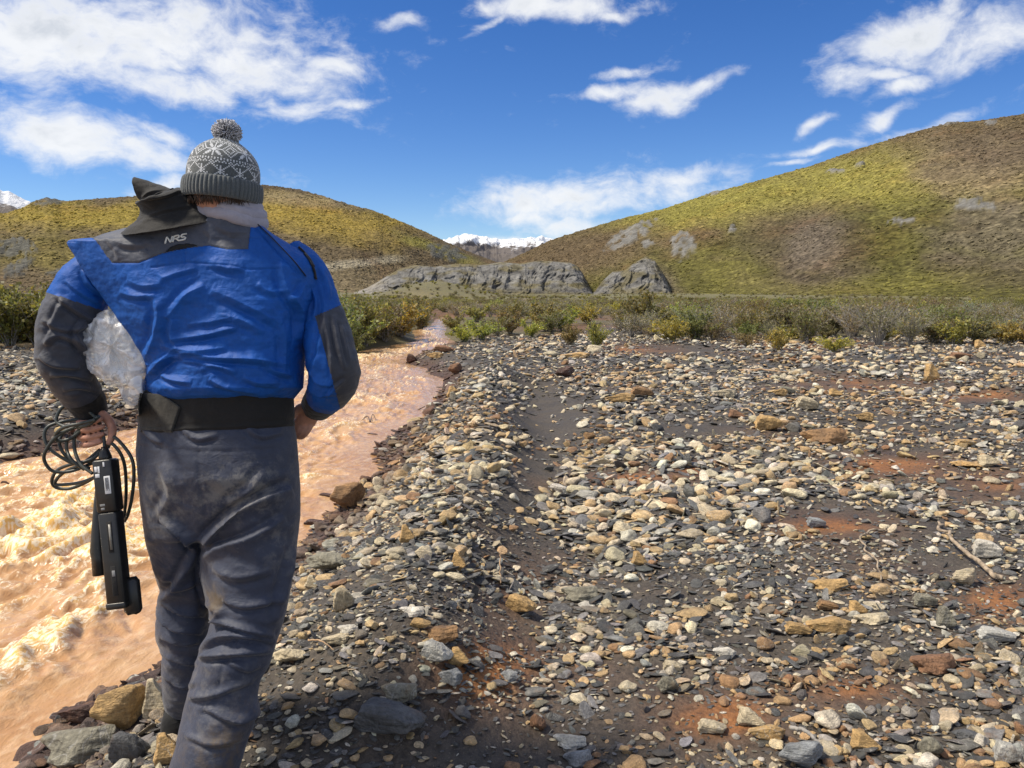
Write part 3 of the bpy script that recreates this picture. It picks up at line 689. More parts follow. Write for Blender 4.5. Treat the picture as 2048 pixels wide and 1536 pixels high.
def pick_cols(n, x, y, sd, rs, dark=None):
    red = sst(.65, .05, sd); w_ = np.tile(np.array([.25, .17, .08, .22, .08, .03, .05, .06, .06]), (n, 1))
    ochre = sst(.0, .5, fbm(x * .35, y * .35, 14.0, 3)); w_[:, 1] += .2 * ochre; w_[:, 5] += .12 * ochre
    if dark is not None: w_ = np.where(rs.random((n, 1)) < dark[:, None], w_ * np.array([.55, .5, 1.6, 1.8, .9, .6, 1.4, .55, 2.2]), w_)
    w_ /= w_.sum(1)[:, None]; k = (rs.random(n)[:, None] > np.cumsum(w_, 1)).sum(1).clip(0, 8)
    c = PAL[k] * rs.uniform(.72, 1.25, (n, 1)) * (1 + rs.normal(0, .022, (n, 3)))
    m = (red * .85)[:, None] * (rs.random((n, 1)) < .85)
    c = c * (1 - m) + np.array((.095, .048, .034)) * rs.uniform(.6, 1.4, (n, 1)) * m
    c = c * (1 - .25 * (ochre * (rs.random(n) < .5))[:, None] * np.array((0, .3, .6)))
    return k, np.clip(c, .02, .8)
def scatter_xy(n, y0, y1, rs, left=False):
    # even spread over the ground area between the depths y0 and y1
    y = np.sqrt(rs.uniform(y0 * y0, y1 * y1, n)); hwid = .90 * y + .7
    x = rs.uniform(-1, 1, n) * hwid
    return x, y
def gravel_points():
    rs = np.random.default_rng(5); out = []
    #            count  y0   y1   size range (half length), exponent
    for (n, y0, y1, a, b, e) in [(44000, 1.5, 4.2, .008, .021, 1.5), (11500, 1.5, 4.2, .019, .058, 2.0), (34000, 4.2, 7.5, .012, .032, 1.5), (11500, 4.2, 7.5, .030, .080, 2.0),
                                 (28000, 7.5, 13, .022, .048, 1.5), (8500, 7.5, 13, .040, .10, 2.2), (34000, 13, 24, .030, .058, 1.5), (5500, 13, 24, .055, .12, 2.6), (16000, 24, 38, .045, .085, 2)]:
        x, y = scatter_xy(n, y0, y1, rs); sd = river_sd(x, y)
        s = a * (1 - rs.random(n) * (1 - (a / b) ** e)) ** (-1 / e)
        z = H(x, y, sd); sand = np.clip(px_mask(x, y, z, SAND) * 1.35 - .15, 0, 1)
        dens = (1 - .95 * sand * np.where(s < .012, .6, np.where(s < .02, .8, 1))) * (1 - veg_mask(x, y)) * np.where(sd > -.06, 1, 0) * (.45 + .55 * sst(-.5, .15, fbm(x * .8, y * .8, 3.9, 3)))
        big_here = sst(-.3, .4, fbm(x * .5, y * .5, 6.6, 3)); s = s * (.8 + .45 * big_here)
        keep = rs.random(n) < dens
        out.append(np.stack([x, y, z, s, sd, np.full(n, 1.0 if (a < .03 and y1 < 8 or a < .04 and y1 > 8) else .3 if y1 < 8 else .6)], 1)[keep])
    return np.concatenate(out)
pts = gravel_points(); n = len(pts); rs = np.random.default_rng(9)
kcol, tint = pick_cols(n, pts[:, 0], pts[:, 1], pts[:, 4], rs, pts[:, 5])
slate = np.isin(kcol, (2, 3, 8, 6)); proto = np.where((slate & (rs.random(n) < .9)) | (rs.random(n) < .42), rs.integers(8, 14, n), rs.integers(0, 8, n))
sc = np.stack([pts[:, 3], pts[:, 3] * rs.uniform(.75, 1.15, n), pts[:, 3] * rs.uniform(.75, 1.2, n)], 1)
yaw = rs.normal(.15, .75, n)
tl = np.where(rs.random(n) < .25, .55, .22)
rot = np.stack([rs.normal(0, 1, n) * tl, rs.normal(0, 1, n) * tl, yaw + np.pi * (rs.random(n) < .5)], 1)
pos = pts[:, :3].copy(); pos[:, 2] += pts[:, 3] * np.where(proto >= 8, .18, .30)
def scatter_object(name, pos, rot, sc, proto, tint, forms, label, extra_children=None):
    me = bpy.data.meshes.new(name); me.vertices.add(len(pos)); me.vertices.foreach_set('co', pos.astype(np.float32).ravel()); me.update()
    set_attr(me, 'rot', rot, 'FLOAT_VECTOR'); set_attr(me, 'scl', sc, 'FLOAT_VECTOR'); set_attr(me, 'tint', tint, 'FLOAT_VECTOR')
    a = me.attributes.new('proto', 'INT', 'POINT'); a.data.foreach_set('value', proto.astype(np.int32))
    cl = bpy.data.collections.new(name + '_forms')
    for i, fm in enumerate(forms):
        o = bpy.data.objects.new('%s_form_%03d' % (name, i), fm); cl.objects.link(o)
    ng = bpy.data.node_groups.new(name + '_scatter', 'GeometryNodeTree')
    ng.interface.new_socket('Geometry', in_out='INPUT', socket_type='NodeSocketGeometry'); ng.interface.new_socket('Geometry', in_out='OUTPUT', socket_type='NodeSocketGeometry')
    k = NT(ng); gi = k.n('NodeGroupInput'); go = k.n('NodeGroupOutput')
    ci = k.n('GeometryNodeCollectionInfo'); ci.inputs['Collection'].default_value = cl; ci.inputs['Separate Children'].default_value = True; ci.inputs['Reset Children'].default_value = True
    def na(nm, t):
        q = k.n('GeometryNodeInputNamedAttribute', data_type=t); q.inputs['Name'].default_value = nm; return q.outputs['Attribute']
    er = k.n('FunctionNodeEulerToRotation'); k.put(er.inputs[0], na('rot', 'FLOAT_VECTOR'))
    ip = k.n('GeometryNodeInstanceOnPoints'); k.put(ip.inputs['Points'], gi.outputs[0]); k.put(ip.inputs['Instance'], ci.outputs[0]); ip.inputs['Pick Instance'].default_value = True
    k.put(ip.inputs['Instance Index'], na('proto', 'INT')); k.put(ip.inputs['Rotation'], er.outputs[0]); k.put(ip.inputs['Scale'], na('scl', 'FLOAT_VECTOR'))
    k.put(go.inputs[0], ip.outputs[0])
    o = link(name, me, None, kind='stuff', label=label)
    md = o.modifiers.new('scatter', 'NODES'); md.node_group = ng
    return o
scatter_object('gravel', pos, rot, sc, proto, tint, FORMS, 'mixed grey, cream and ochre gravel covering the river bar')

tundra_scrub()
# ------------------------------------------------------------------ single stones
TAKEN = []
def add_stone(name, x, y, half, ratio_y, ratio_z, yaw, tilt, col, form, label, cat, group=None, sink=.30, z=None):
    me = form; o = bpy.data.objects.new(name, me); COL.objects.link(o)
    zz = float(H(np.array([x]), np.array([y]))[0]) if z is None else z
    V = FORM_Z[me.name]
    o.location = (x, y, zz + V * ratio_z * half * (1 - 2 * sink)); o.rotation_euler = (tilt[0], tilt[1], yaw)
    o.scale = (half, half * ratio_y, half * ratio_z); o.color = (*col, 1)
    o['label'] = label; o['category'] = cat
    if group: o['group'] = group
    TAKEN.append((x, y, half)); return o
SINGLE = []
for fm in FORMS:
    q = fm.copy(); q.materials.clear(); q.materials.append(MAT['stone']); SINGLE.append(q)
for q in BIG: q.materials.append(MAT['stone'])
FORM_Z = {m_.name: float(np.abs(co_of(m_)[:, 2]).max()) for m_ in SINGLE + BIG}
FORM_Y = {m_.name: float(np.abs(co_of(m_)[:, 1]).max()) for m_ in SINGLE + BIG}
C_ = dict(cream=(.50, .42, .28), ochre=(.45, .29, .12), bluegrey=(.25, .26, .265), slate=(.10, .102, .105), light=(.44, .43, .39), rust=(.22, .115, .06), green=(.22, .205, .155), white=(.6, .56, .48), brown=(.27, .155, .07), wetred=(.085, .042, .03), wetbrown=(.13, .075, .035))
# (u, v centre, width, height, colour, form, yaw, label)
HERO = [
 (692, 997, 66, 52, 'brown', BIG[3], .2, 'rounded orange-brown boulder at the waterline right of the trousers'),
 (1660, 876, 95, 34, 'brown', BIG[4], .1, 'large brown layered slab lying at the edge of the rust pool'),
 (1540, 851, 62, 30, 'ochre', BIG[0], .1, 'orange stained boulder on dark sand left of the brown slab'),
 (1240, 800, 60, 20, 'ochre', BIG[2], 0, 'flat orange boulder on the far gravel, left of a brown one'),
 (1285, 788, 52, 20, 'brown', BIG[0], .3, 'brown boulder touching a flat orange one on the far gravel'),
 (1472, 831, 36, 15, 'rust', BIG[1], 0, 'brick-red cobble left of the cobble heap'),
 (1130, 748, 40, 18, 'wetred', BIG[3], 0, 'dark red angular boulder near the top of the gravel bar'),
 (1863, 752, 30, 28, 'ochre', BIG[1], .2, 'upright tan boulder beside the red trickle'),
 (1617, 812, 50, 26, 'cream', BIG[0], .1, 'cream boulder crowning the cobble heap'),
 (1730, 837, 42, 18, 'ochre', BIG[2], .1, 'pale ochre boulder on the right side of the cobble heap'),
 (1575, 783, 36, 14, 'green', BIG[0], 0, 'grey-green boulder at the back of the cobble heap'),
 (1670, 788, 28, 14, 'ochre', BIG[1], 0, 'ochre boulder at the far right back of the cobble heap'),
 (1560, 787, 34, 14, 'ochre', BIG[2], .2, 'ochre boulder at the far left back of the cobble heap'),
 (1450, 790, 50, 18, 'cream', BIG[2], .4, 'long cream cobble left of the cobble heap'),
 (871, 1316, 66, 46, 'light', BIG[0], -.4, 'pale grey flat angular cobble on the gravel bar'),
 (900, 1362, 52, 36, 'bluegrey', BIG[2], -.6, 'speckled grey cobble just below the pale angular one'),
 (915, 1322, 46, 34, 'ochre', BIG[1], 0, 'knobbly ochre cobble right of the pale angular one'),
 (770, 1462, 150, 72, 'slate', BIG[0], -.12, 'largest dark layered slate boulder near the bottom edge'),
 (800, 1395, 92, 40, 'green', BIG[4], -.25, 'grey layered slab above the largest slate boulder'),
 (668, 1128, 118, 44, 'green', BIG[5], .15, 'long grey-green slab beside the right trouser leg'),
 (622, 1172, 36, 26, 'cream', BIG[1], 0, 'cream cobble below the long grey-green slab'),
 (685, 1216, 46, 46, 'cream', BIG[0], .9, 'upright cream slab on the gravel near the trouser leg'),
 (585, 1318, 86, 32, 'cream', BIG[5], .2, 'long cream stone touching the right trouser leg'),
 (668, 1287, 58, 22, 'cream', BIG[2], .5, 'cream sausage-shaped cobble under a thin twig'),
 (697, 1264, 46, 18, 'white', BIG[4], .4, 'small whitish long stone above the sausage-shaped cobble'),
 (826, 1228, 54, 22, 'white', BIG[4], .25, 'whitish bone-like stone on the gravel ridge'),
 (838, 1252, 44, 22, 'ochre', BIG[0], 0, 'tan cobble beneath the whitish bone-like stone'),
 (880, 1275, 96, 36, 'brown', BIG[4], -.15, 'half-buried brown slab on the gravel ridge'),
 (915, 1130, 38, 32, 'ochre', BIG[1], -.5, 'bright orange cobble by the dark sand hollow'),
 (812, 1080, 34, 32, 'ochre', BIG[1], 0, 'orange blocky cobble below the boulder at the waterline'),
 (1040, 1215, 66, 40, 'ochre', BIG[0], -.5, 'tan blotched boulder on the rusty sand'),
 (1165, 1190, 84, 34, 'green', BIG[4], -.35, 'half-buried grey slab right of the dark hollow'),
 (1277, 1122, 34, 26, 'ochre', BIG[1], 0, 'ochre cobble standing alone in the middle of the bar'),
 (1668, 1172, 82, 26, 'ochre', BIG[4], .05, 'long orange slab among grey gravel on the right'),
 (1660, 1256, 90, 40, 'ochre', BIG[2], -.1, 'large tan lumpy boulder at right of the foreground'),
 (1752, 1240, 70, 24, 'cream', BIG[4], .15, 'cream tilted slab beside the tan lumpy boulder'),
 (1715, 1220, 38, 26, 'ochre', BIG[1], .1, 'rounded ochre cobble above the cream tilted slab'),
 (1658, 1214, 46, 24, 'brown', BIG[0], 0, 'brown oval cobble above the tan lumpy boulder'),
 (1892, 1244, 40, 40, 'green', BIG[1], 0, 'mottled blocky boulder on the right'),
 (1855, 1205, 50, 30, 'green', BIG[0], .2, 'grey wedge cobble near the right-hand driftwood'),
 (1932, 1160, 50, 36, 'cream', BIG[3], -.4, 'striped cream block below the right-hand driftwood'),
 (1880, 1332, 96, 40, 'rust', BIG[4], .5, 'rust-red tilted slab near the right edge'),
 (1346, 1336, 44, 24, 'cream', BIG[0], .2, 'rounded cream cobble in the lower middle'),
 (1450, 1308, 46, 22, 'white', BIG[2], -.3, 'whitish domed cobble in the lower middle'),
 (1340, 1372, 50, 38, 'green', BIG[5], .7, 'tilted grey-green slab leaning in the lower middle'),
 (1600, 1262, 60, 30, 'ochre', BIG[0], 0, 'buried tan boulder left of the tan lumpy one'),
 (1425, 1460, 62, 26, 'cream', BIG[0], -.05, 'smooth cream cobble near the bottom edge'),
 (1500, 1440, 58, 34, 'cream', BIG[1], -.2, 'blotched cream boulder above the ochre one at the bottom'),
 (1535, 1472, 74, 34, 'ochre', BIG[2], -.05, 'long ochre boulder near the bottom edge'),
 (1730, 1488, 62, 38, 'ochre', BIG[1], -.15, 'orange blocky boulder near the bottom right'),
 (1605, 1516, 88, 54, 'bluegrey', BIG[3], -.4, 'white-veined grey boulder cut by the bottom edge'),
 (1145, 1490, 72, 24, 'light', BIG[4], 0, 'pale grey slab alone on the bottom sand'),
 (1160, 1522, 62, 28, 'bluegrey', BIG[4], .1, 'blue-grey slab at the bottom edge below a pale one'),
 (1870, 1500, 56, 44, 'green', BIG[5], .1, 'dark olive slab near the bottom right corner'),
 (1948, 1475, 70, 22, 'slate', BIG[5], .05, 'dark flat slate above the bottom right corner'),
 (2020, 1515, 56, 48, 'light', BIG[0], -.1, 'mottled grey boulder in the bottom right corner'),
 (2000, 1275, 80, 32, 'light', BIG[0], 0, 'lumpy pale grey boulder at the right edge'),
 (1080, 1450, 44, 34, 'rust', BIG[5], -.9, 'reddish sliver standing in the bottom sand'),
 (1020, 1356, 42, 22, 'bluegrey', BIG[4], -.2, 'white-veined grey pebble on the rusty sand'),
 (235, 1430, 104, 84, 'ochre', BIG[3], .2, 'knobbly ochre boulder at the near waterline'),
 (305, 1412, 56, 66, 'cream', BIG[1], .3, 'rounded tan boulder between the knobbly one and the leg'),
 (152, 1492, 168, 72, 'green', BIG[4], .35, 'long dark layered slab in the bottom left corner'),
 (250, 1505, 80, 64, 'slate', BIG[0], .3, 'dark slate cobble right of the long layered slab'),
 (155, 1428, 90, 46, 'wetred', BIG[2], .4, 'wet dark red boulder in the water, bottom left'),
 (328, 1510, 60, 56, 'ochre', BIG[1], .6, 'tan rough cobble touching the left leg at the bottom'),
 (770, 822, 100, 34, 'wetred', BIG[4], .22, 'long wet dark red slab reaching into the river'),
 (840, 798, 52, 14, 'wetred', BIG[4], .05, 'flat wet red stone at the river edge'),
 (905, 787, 30, 20, 'ochre', BIG[1], 0, 'yellow ochre cobble at the top of the gravel ridge'),
 (910, 742, 28, 18, 'rust', BIG[3], .2, 'reddish block at the river bend'),
 (885, 700, 44, 14, 'rust', BIG[0], .1, 'long rust boulder at the far river bend'),
 (868, 714, 36, 12, 'ochre', BIG[2], .1, 'ochre boulder at the point of the river bend'),
 (822, 720, 22, 14, 'wetred', BIG[0], .3, 'dark wet boulder at the tip of the river bend'),
 (1945, 930, 66, 0, 'ochre', BIG[5], -.1, 'thin orange slab beyond the rust pool'),
 (1978, 926, 42, 22, 'cream', BIG[1], .3, 'cream block beyond the rust pool on the right'),
 (1935, 888, 46, 16, 'ochre', BIG[0], .1, 'ochre cobble on the right-hand gravel above the cream block'),
 (1980, 1105, 60, 40, 'white', BIG[0], -.3, 'whitish rounded block at the right edge'),
 (1635, 1048, 42, 22, 'bluegrey', BIG[0], .2, 'smooth blue-grey cobble standing in the rust pool'),
 (1590, 1010, 0, 0, 'light', BIG[0], .2, ''),
 (1150, 712, 60, 12, 'ochre', BIG[2], 0, 'orange flat boulder by the yellow bush'),
 (1450, 640, 0, 0, 'light', BIG[0], .2, ''),
 (1925, 713, 44, 12, 'rust', BIG[0], 0, 'rust boulder at the far right gravel edge'),
 (1960, 692, 22, 14, 'ochre', BIG[1], 0, 'tan boulder at the foot of the right-hand shrubs'),
 (1840, 705, 24, 10, 'cream', BIG[1], 0, 'small cream boulder left of the far rust one'),
]
rs = np.random.default_rng(21)
for (u, v, wpx, hpx, cn, form, yaw, lab) in HERO:
    if not wpx: continue
    hpx = hpx or 16
    wpx *= 1.06; hpx *= 1.06
    p = GP(np.array([u]), np.array([v + .36 * hpx]))[0]; _, _, d = proj(p)
    half = wpx / 2 * d / F; hz = hpx / 2 * d / F
    el_ = math.atan2(CAMZ - p[2], p[1]); depth_half = half * (.62 if wpx > 70 else .75)
    vis = max(hz - depth_half * math.sin(el_) * .75, hz * .55) / math.cos(el_)
    add_stone('boulder' if half > .07 else 'cobble', p[0], p[1] + depth_half * .5, half, depth_half / half / FORM_Y[form.name], vis * 1.45 / half / FORM_Z[form.name], yaw * .5, (rs.normal(0, .06), rs.normal(0, .05)), C_[cn], form, lab, 'boulder' if half > .07 else 'stone', sink=.13)
# further stones, each its own: the largest of those strewn over the bar
want = 300 - len(TAKEN) - 4
cand = []
STOP = {'at', 'near', 'on', 'by', 'beside', 'below', 'above', 'left', 'right', 'in', 'among', 'under', 'of', 'beyond', 'between', 'touching', 'cut', 'reaching', 'standing', 'lying', 'just', 'leaning', 'alone', 'crowning', 'breaking', 'beneath', 'starting'}
def short(l):
    out = []
    for q in l.split():
        if q in STOP and len(out) > 1: break
        out.append(q)
    return ' '.join(out)
HP = [(q[0], q[1], short(q[7])) for q in HERO if q[2]]
rs = np.random.default_rng(33)
while len(cand) < want:
    v = rs.choice([rs.uniform(700, 900), rs.uniform(850, 1200), rs.uniform(1100, 1530)], p=[.3, .35, .35]); u = rs.uniform(10, 2040)
    p = GP(np.array([u]), np.array([v]))[0]; x, y = p[0], p[1]
    sd = float(river_sd(np.array([x]), np.array([y]))[0])
    if sd < -.12 or (x < -1.5 and y < 5): continue
    if veg_mask(np.array([x]), np.array([y]))[0] > .2: continue
    if px_mask(np.array([x]), np.array([y]), np.array([p[2]]), SAND)[0] > .55 and rs.random() < .85: continue
    if 250 < u < 560 and v > 900: continue
    d = proj(p)[2]; half = (13 + 13 * rs.random() ** 2) * d / F * (1.0 if v > 900 else .8)
    if any((x - a) ** 2 + (y - b) ** 2 < (c_ + half) ** 2 * .8 for a, b, c_ in TAKEN): continue
    k, col = pick_cols(1, np.array([x]), np.array([y]), np.array([sd]), rs); k = int(k[0])
    flat = k in (2, 3, 8) and rs.random() < .6
    form = SINGLE[rs.integers(8, 14)] if flat else SINGLE[rs.integers(0, 8)]
    wet = sd < .35
    hn = min(HP, key=lambda q: (q[0] - u) ** 2 + 4 * (q[1] - v) ** 2)
    du, dv = u - hn[0], v - hn[1]; far_ = math.hypot(du, 2 * dv)
    dr = ('left of' if du < 0 else 'right of') if abs(du) > 1.6 * abs(dv) else ('above' if dv < 0 else 'below')
    nm = ('wet dark red' if wet else PAL_NAME[k]) + (' flat' if flat else ' rounded')
    cand.append((x, y, half, col[0], form, f"{nm} cobble {'just ' if far_ < 70 else 'some way ' if far_ > 160 else ''}{dr} the {hn[2]}", k))
    o = add_stone('cobble', x, y, half, rs.uniform(.8, 1.1), rs.uniform(.85, 1.15), rs.normal(.15, .6), (rs.normal(0, .16), rs.normal(0, .16)), col[0], form, cand[-1][5], 'stone', sink=.22)
    o['group'] = cand[-1][5].replace(' cobble ', ' cobbles ')
byl = {}
for o in COL.objects:
    if o.name.startswith('cobble') and 'group' in o: byl.setdefault(o['label'], []).append(o)
NTH = ['first', 'second', 'third', 'fourth', 'fifth', 'sixth', 'seventh', 'eighth', 'ninth', 'tenth', 'eleventh', 'twelfth']
for lab, lst in byl.items():
    if len(lst) > 1:
        for i, o in enumerate(sorted(lst, key=lambda q: q.location.x / q.location.y)): o['label'] = f'{lab}, {NTH[min(i, 11)]} from left' if len(lab.split()) < 14 else f'{NTH[min(i, 11)]} ' + lab.replace('some way ', '').replace('rounded ', '')
# slabs awash in the river
for (u, v, wpx, hpx, lab) in [(745, 870, 36, 10, 'flat dark stone breaking the calm water by the right bank'), (655, 992, 48, 16, 'submerged purple stone left of the orange-brown boulder'), (632, 1046, 60, 14, 'wet dark red slab at the water edge behind the leg'), (12, 968, 24, 18, 'small dark stone in the river at the left edge')]:
    q = G0(u, v, WATER); y = float(q[1]); d = y
    half = wpx / 2 * d / F
    add_stone('river_stone', float(q[0]), y, half, .7, max(.5, hpx / wpx * 1.6), .1, (0, .06), C_['wetred'], BIG[0], lab, 'stone', z=WATER - .01, sink=.2)

# ------------------------------------------------------------------ driftwood
def stick(name, pix, r0, r1, mat, label, lift=.012, z=None, n=18):
    P = []
    for q in pix:
        if z is None: p = GP(np.array([q[0]]), np.array([q[1]]))[0]; p = p + np.array([0, 0, lift + (q[2] if len(q) > 2 else 0)])
        else: g = G0(q[0], q[1], z); p = np.array([g[0], g[1], z + (q[2] if len(q) > 2 else 0)])
        P.append(p)
    n = 44; P = catmull(np.array(P), n); L_ = np.linalg.norm(P[-1] - P[0]); q_ = np.arange(n) / n * 7; jit = np.stack([fbm(q_, 1.0 + pix[0][0], 2.0, 3), fbm(q_, 5.0 + pix[0][1], 4.0, 3), .5 * fbm(q_, 9.0, 6.0, 3)], 1)
    P = P + jit * L_ * .035; rad = np.linspace(r0, r1, n) * .8 * (1 + .25 * fbm(q_ * 3, 2.0, 1.0, 2))
    return MB().grid(tube(P, rad, 8)).build(name, mat, label=label, cat='driftwood')
stick('driftwood_branch', [(1880, 1048), (1885, 1070, .03), (1905, 1095, .04), (1945, 1130, .03), (1985, 1158, .01), (2002, 1162)], .009, .017, MAT['drift_grey'], 'peeling crooked driftwood branch on gravel near the right edge')
o = stick('driftwood_branch', [(1775, 1063), (1740, 1072, .02), (1722, 1095, .03), (1730, 1115, .03), (1755, 1140, .02), (1760, 1165)], .008, .005, MAT['drift_grey'], 'thin bent grey driftwood twig left of the peeling branch')
stick('driftwood_stick', [(882, 892), (905, 868), (935, 845), (945, 836)], .016, .012, MAT['drift'], 'straight brown stick lying across the gravel ridge')
stick('driftwood_branch', [(1760, 803), (1800, 803, .03), (1835, 806, .02), (1862, 810)], .02, .012, MAT['drift'], 'long pale driftwood branch on the far right gravel')
stick('driftwood_branch', [(1475, 742), (1520, 744, .03), (1570, 748, .02), (1600, 748)], .022, .012, MAT['drift'], 'thin driftwood pole on the far gravel near the trickle')
stick('driftwood_twig', [(1265, 900), (1300, 902, .02), (1345, 907, .01), (1362, 910)], .014, .007, MAT['drift'], 'brown twig lying in the middle of the bar')
stick('driftwood_twig', [(1478, 818), (1500, 826, .02), (1512, 838)], .010, .007, MAT['drift'], 'short brown twig by the brick-red cobble')
stick('driftwood_twig', [(618, 1300), (645, 1308, .01), (668, 1320)], .004, .002, MAT['drift'], 'thin reddish twig on the long cream stone by the trouser leg', lift=.035)
stick('driftwood_stick', [(1001, 1172), (1000, 1150, .05), (1001, 1138, .08)], .004, .003, MAT['drift'], 'small orange stick standing upright in the dark sand')
stick('driftwood_stick', [(1580, 1485), (1610, 1505, .02), (1640, 1522)], .009, .006, MAT['twig'], 'grey stick on the veined boulder at the bottom edge', lift=.05)
stick('driftwood_snag', [(845, 702), (860, 705, .05), (876, 707)], .03, .02, MAT['drift_dark'], 'dark snag poking out of the water at the far river bend', z=WATER + .02)
stick('driftwood_snag', [(722, 842), (735, 840, .05), (740, 846, .015), (746, 838, .06), (752, 843, .01)], .007, .005, MAT['drift_dark'], 'crooked black twig sticking up from the calm water', z=WATER + .01)
stick('driftwood_stick', [(795, 842), (820, 832, .03), (850, 820, .03)], .012, .008, MAT['drift_dark'], 'dark stick resting on the wet stones by the long red slab', lift=.03)

# ------------------------------------------------------------------ shrubs
def m_leaf_i():
    m, k, out = new_mat('thicket_leaf'); base = k.mix(1.0, attr(k, 'tint'), attr(k, 'tint', 'INSTANCER'), 'MULTIPLY')
    d = k.n('ShaderNodeBsdfPrincipled', {'Base Color': base, 'Roughness': .65})
    t = k.n('ShaderNodeBsdfTranslucent', {'Color': k.mix(1.0, base, (1.5, 1.4, .8), 'MULTIPLY')})
    k.put(out.inputs[0], k.n('ShaderNodeMixShader', {0: .42, 1: d.outputs[0], 2: t.outputs[0]}).outputs[0]); return m
MAT['leaf_i'] = m_leaf_i()
def shrub_form(seed, nst, spread, nleaf, leafsize, lift_leaf, cols, twigs):
    r_ = np.random.default_rng(seed); st = MB(); LV = []; LC = []
    tips = []
    for i in range(nst):
        a = r_.uniform(0, 2*np.pi); out = spread * r_.uniform(.25, 1.0); h = r_.uniform(.6, 1.0) * (1 - .25 * (out / spread) ** 2)
        b = np.array((math.cos(a), math.sin(a), 0)); p0 = b * .06 * r_.random(); p2 = b * out + np.array((0, 0, h))
        p1 = b * out * .35 + np.array((0, 0, h * .55)) + r_.normal(0, .04, 3)
        path = catmull(np.array([p0, p1, p2]), 7); st.grid(tube(path, np.linspace(.011, .003, 7), 3), caps=False); tips.append(path)
        for j in range(twigs):
            k = r_.integers(2, 6); q = path[k]; d = path[6] - path[3]; d = d / np.linalg.norm(d) + r_.normal(0, .55, 3); d[2] = abs(d[2]) + .15
            e = q + d / np.linalg.norm(d) * r_.uniform(.15, .38); tp = catmull(np.array([q, (q + e) / 2 + r_.normal(0, .02, 3), e]), 4)
            st.grid(tube(tp, np.linspace(.005, .0022, 4), 3), caps=False); tips.append(tp)
    for i in range(nleaf):
        tp = tips[r_.integers(len(tips))]; t = r_.uniform(lift_leaf, 1) * (len(tp) - 1); k = min(int(t), len(tp) - 2)
        q = tp[k] + (tp[k+1] - tp[k]) * (t - k) + r_.normal(0, .028, 3); q[2] = max(q[2], .01)
        d = r_.normal(size=3); d[2] += .5; d /= np.linalg.norm(d); s = np.cross(d, r_.normal(size=3)); s /= np.linalg.norm(s)
        L = leafsize * r_.uniform(.6, 1.3); wd = L * .34
        LV += [q - s * wd * .2, q + d * L * .5 + s * wd, q + d * L, q + d * L * .5 - s * wd]
        cc = np.array(cols[r_.integers(len(cols))]) * r_.uniform(.65, 1.35); LC += [cc] * 4
    LV = np.array(LV); LF = np.arange(len(LV)).reshape(-1, 4)
    fs = [np.concatenate(st.f4)]
    return np.concatenate(st.v), fs[0], LV, LF, np.array(LC)
OL = [(0.185, 0.185, 0.062), (0.224, 0.207, 0.073), (0.146, 0.157, 0.056), (0.269, 0.235, 0.084), (0.179, 0.162, 0.078)]
YG = [(.34, .32, .07), (.27, .27, .075), (.39, .34, .07), (.23, .24, .075)]
GT = [(0.224, 0.202, 0.123), (0.258, 0.224, 0.134), (0.19, 0.185, 0.101), (0.291, 0.246, 0.134)]
RB = [(.20, .155, .085), (.17, .14, .075), (.22, .175, .085)]
KINDS = {'olive': [shrub_form(s, 20, .75, 2300, .07, .15, OL, 5) for s in (1, 2, 3)],
         'grey': [shrub_form(s, 24, .85, 900, .055, .25, GT, 8) for s in (4, 5)],
         'yellow': [shrub_form(s, 22, .95, 1700, .08, .15, YG, 3) for s in (6, 7)],
         'brown': [shrub_form(s, 20, .8, 1800, .065, .12, RB + OL[:1], 4) for s in (8,)]}
PROTO = {}
for kd, lst in KINDS.items():
    PROTO[kd] = []
    for i, (sv, sf, lv, lf, lc) in enumerate(lst):
        a = raw_mesh('stems', sv, sf, True); a.materials.append(MAT['twig'])
        b = raw_mesh('foliage', lv, lf, False); set_attr(b, 'tint', lc); b.materials.append(MAT['leaf'])
        PROTO[kd].append((a, b))
DESC = {'olive': 'leafy olive-green willow shrub', 'grey': 'bare grey-twigged willow shrub', 'yellow': 'bushy yellow-green willow shrub', 'brown': 'brownish willow shrub'}
def shrub(x, y, h, kd, label, wide=1.0, tint=(1, 1, 1), group='willow shrubs along the gravel bar'):
    a, b = PROTO[kd][rs.integers(len(PROTO[kd]))]
    e = bpy.data.objects.new('willow_shrub', None); COL.objects.link(e); e.empty_display_size = .1
    e.location = (x, y, float(H(np.array([x]), np.array([y]))[0]) - .02); e.rotation_euler = (0, 0, rs.uniform(0, 6.28)); e.scale = (h * wide, h * wide, h)
    e['label'] = label; e['category'] = 'shrub'; e['group'] = group
    link('stems', a, None, e); f = link('foliage', b, None, e); f.color = (*tint, 1)
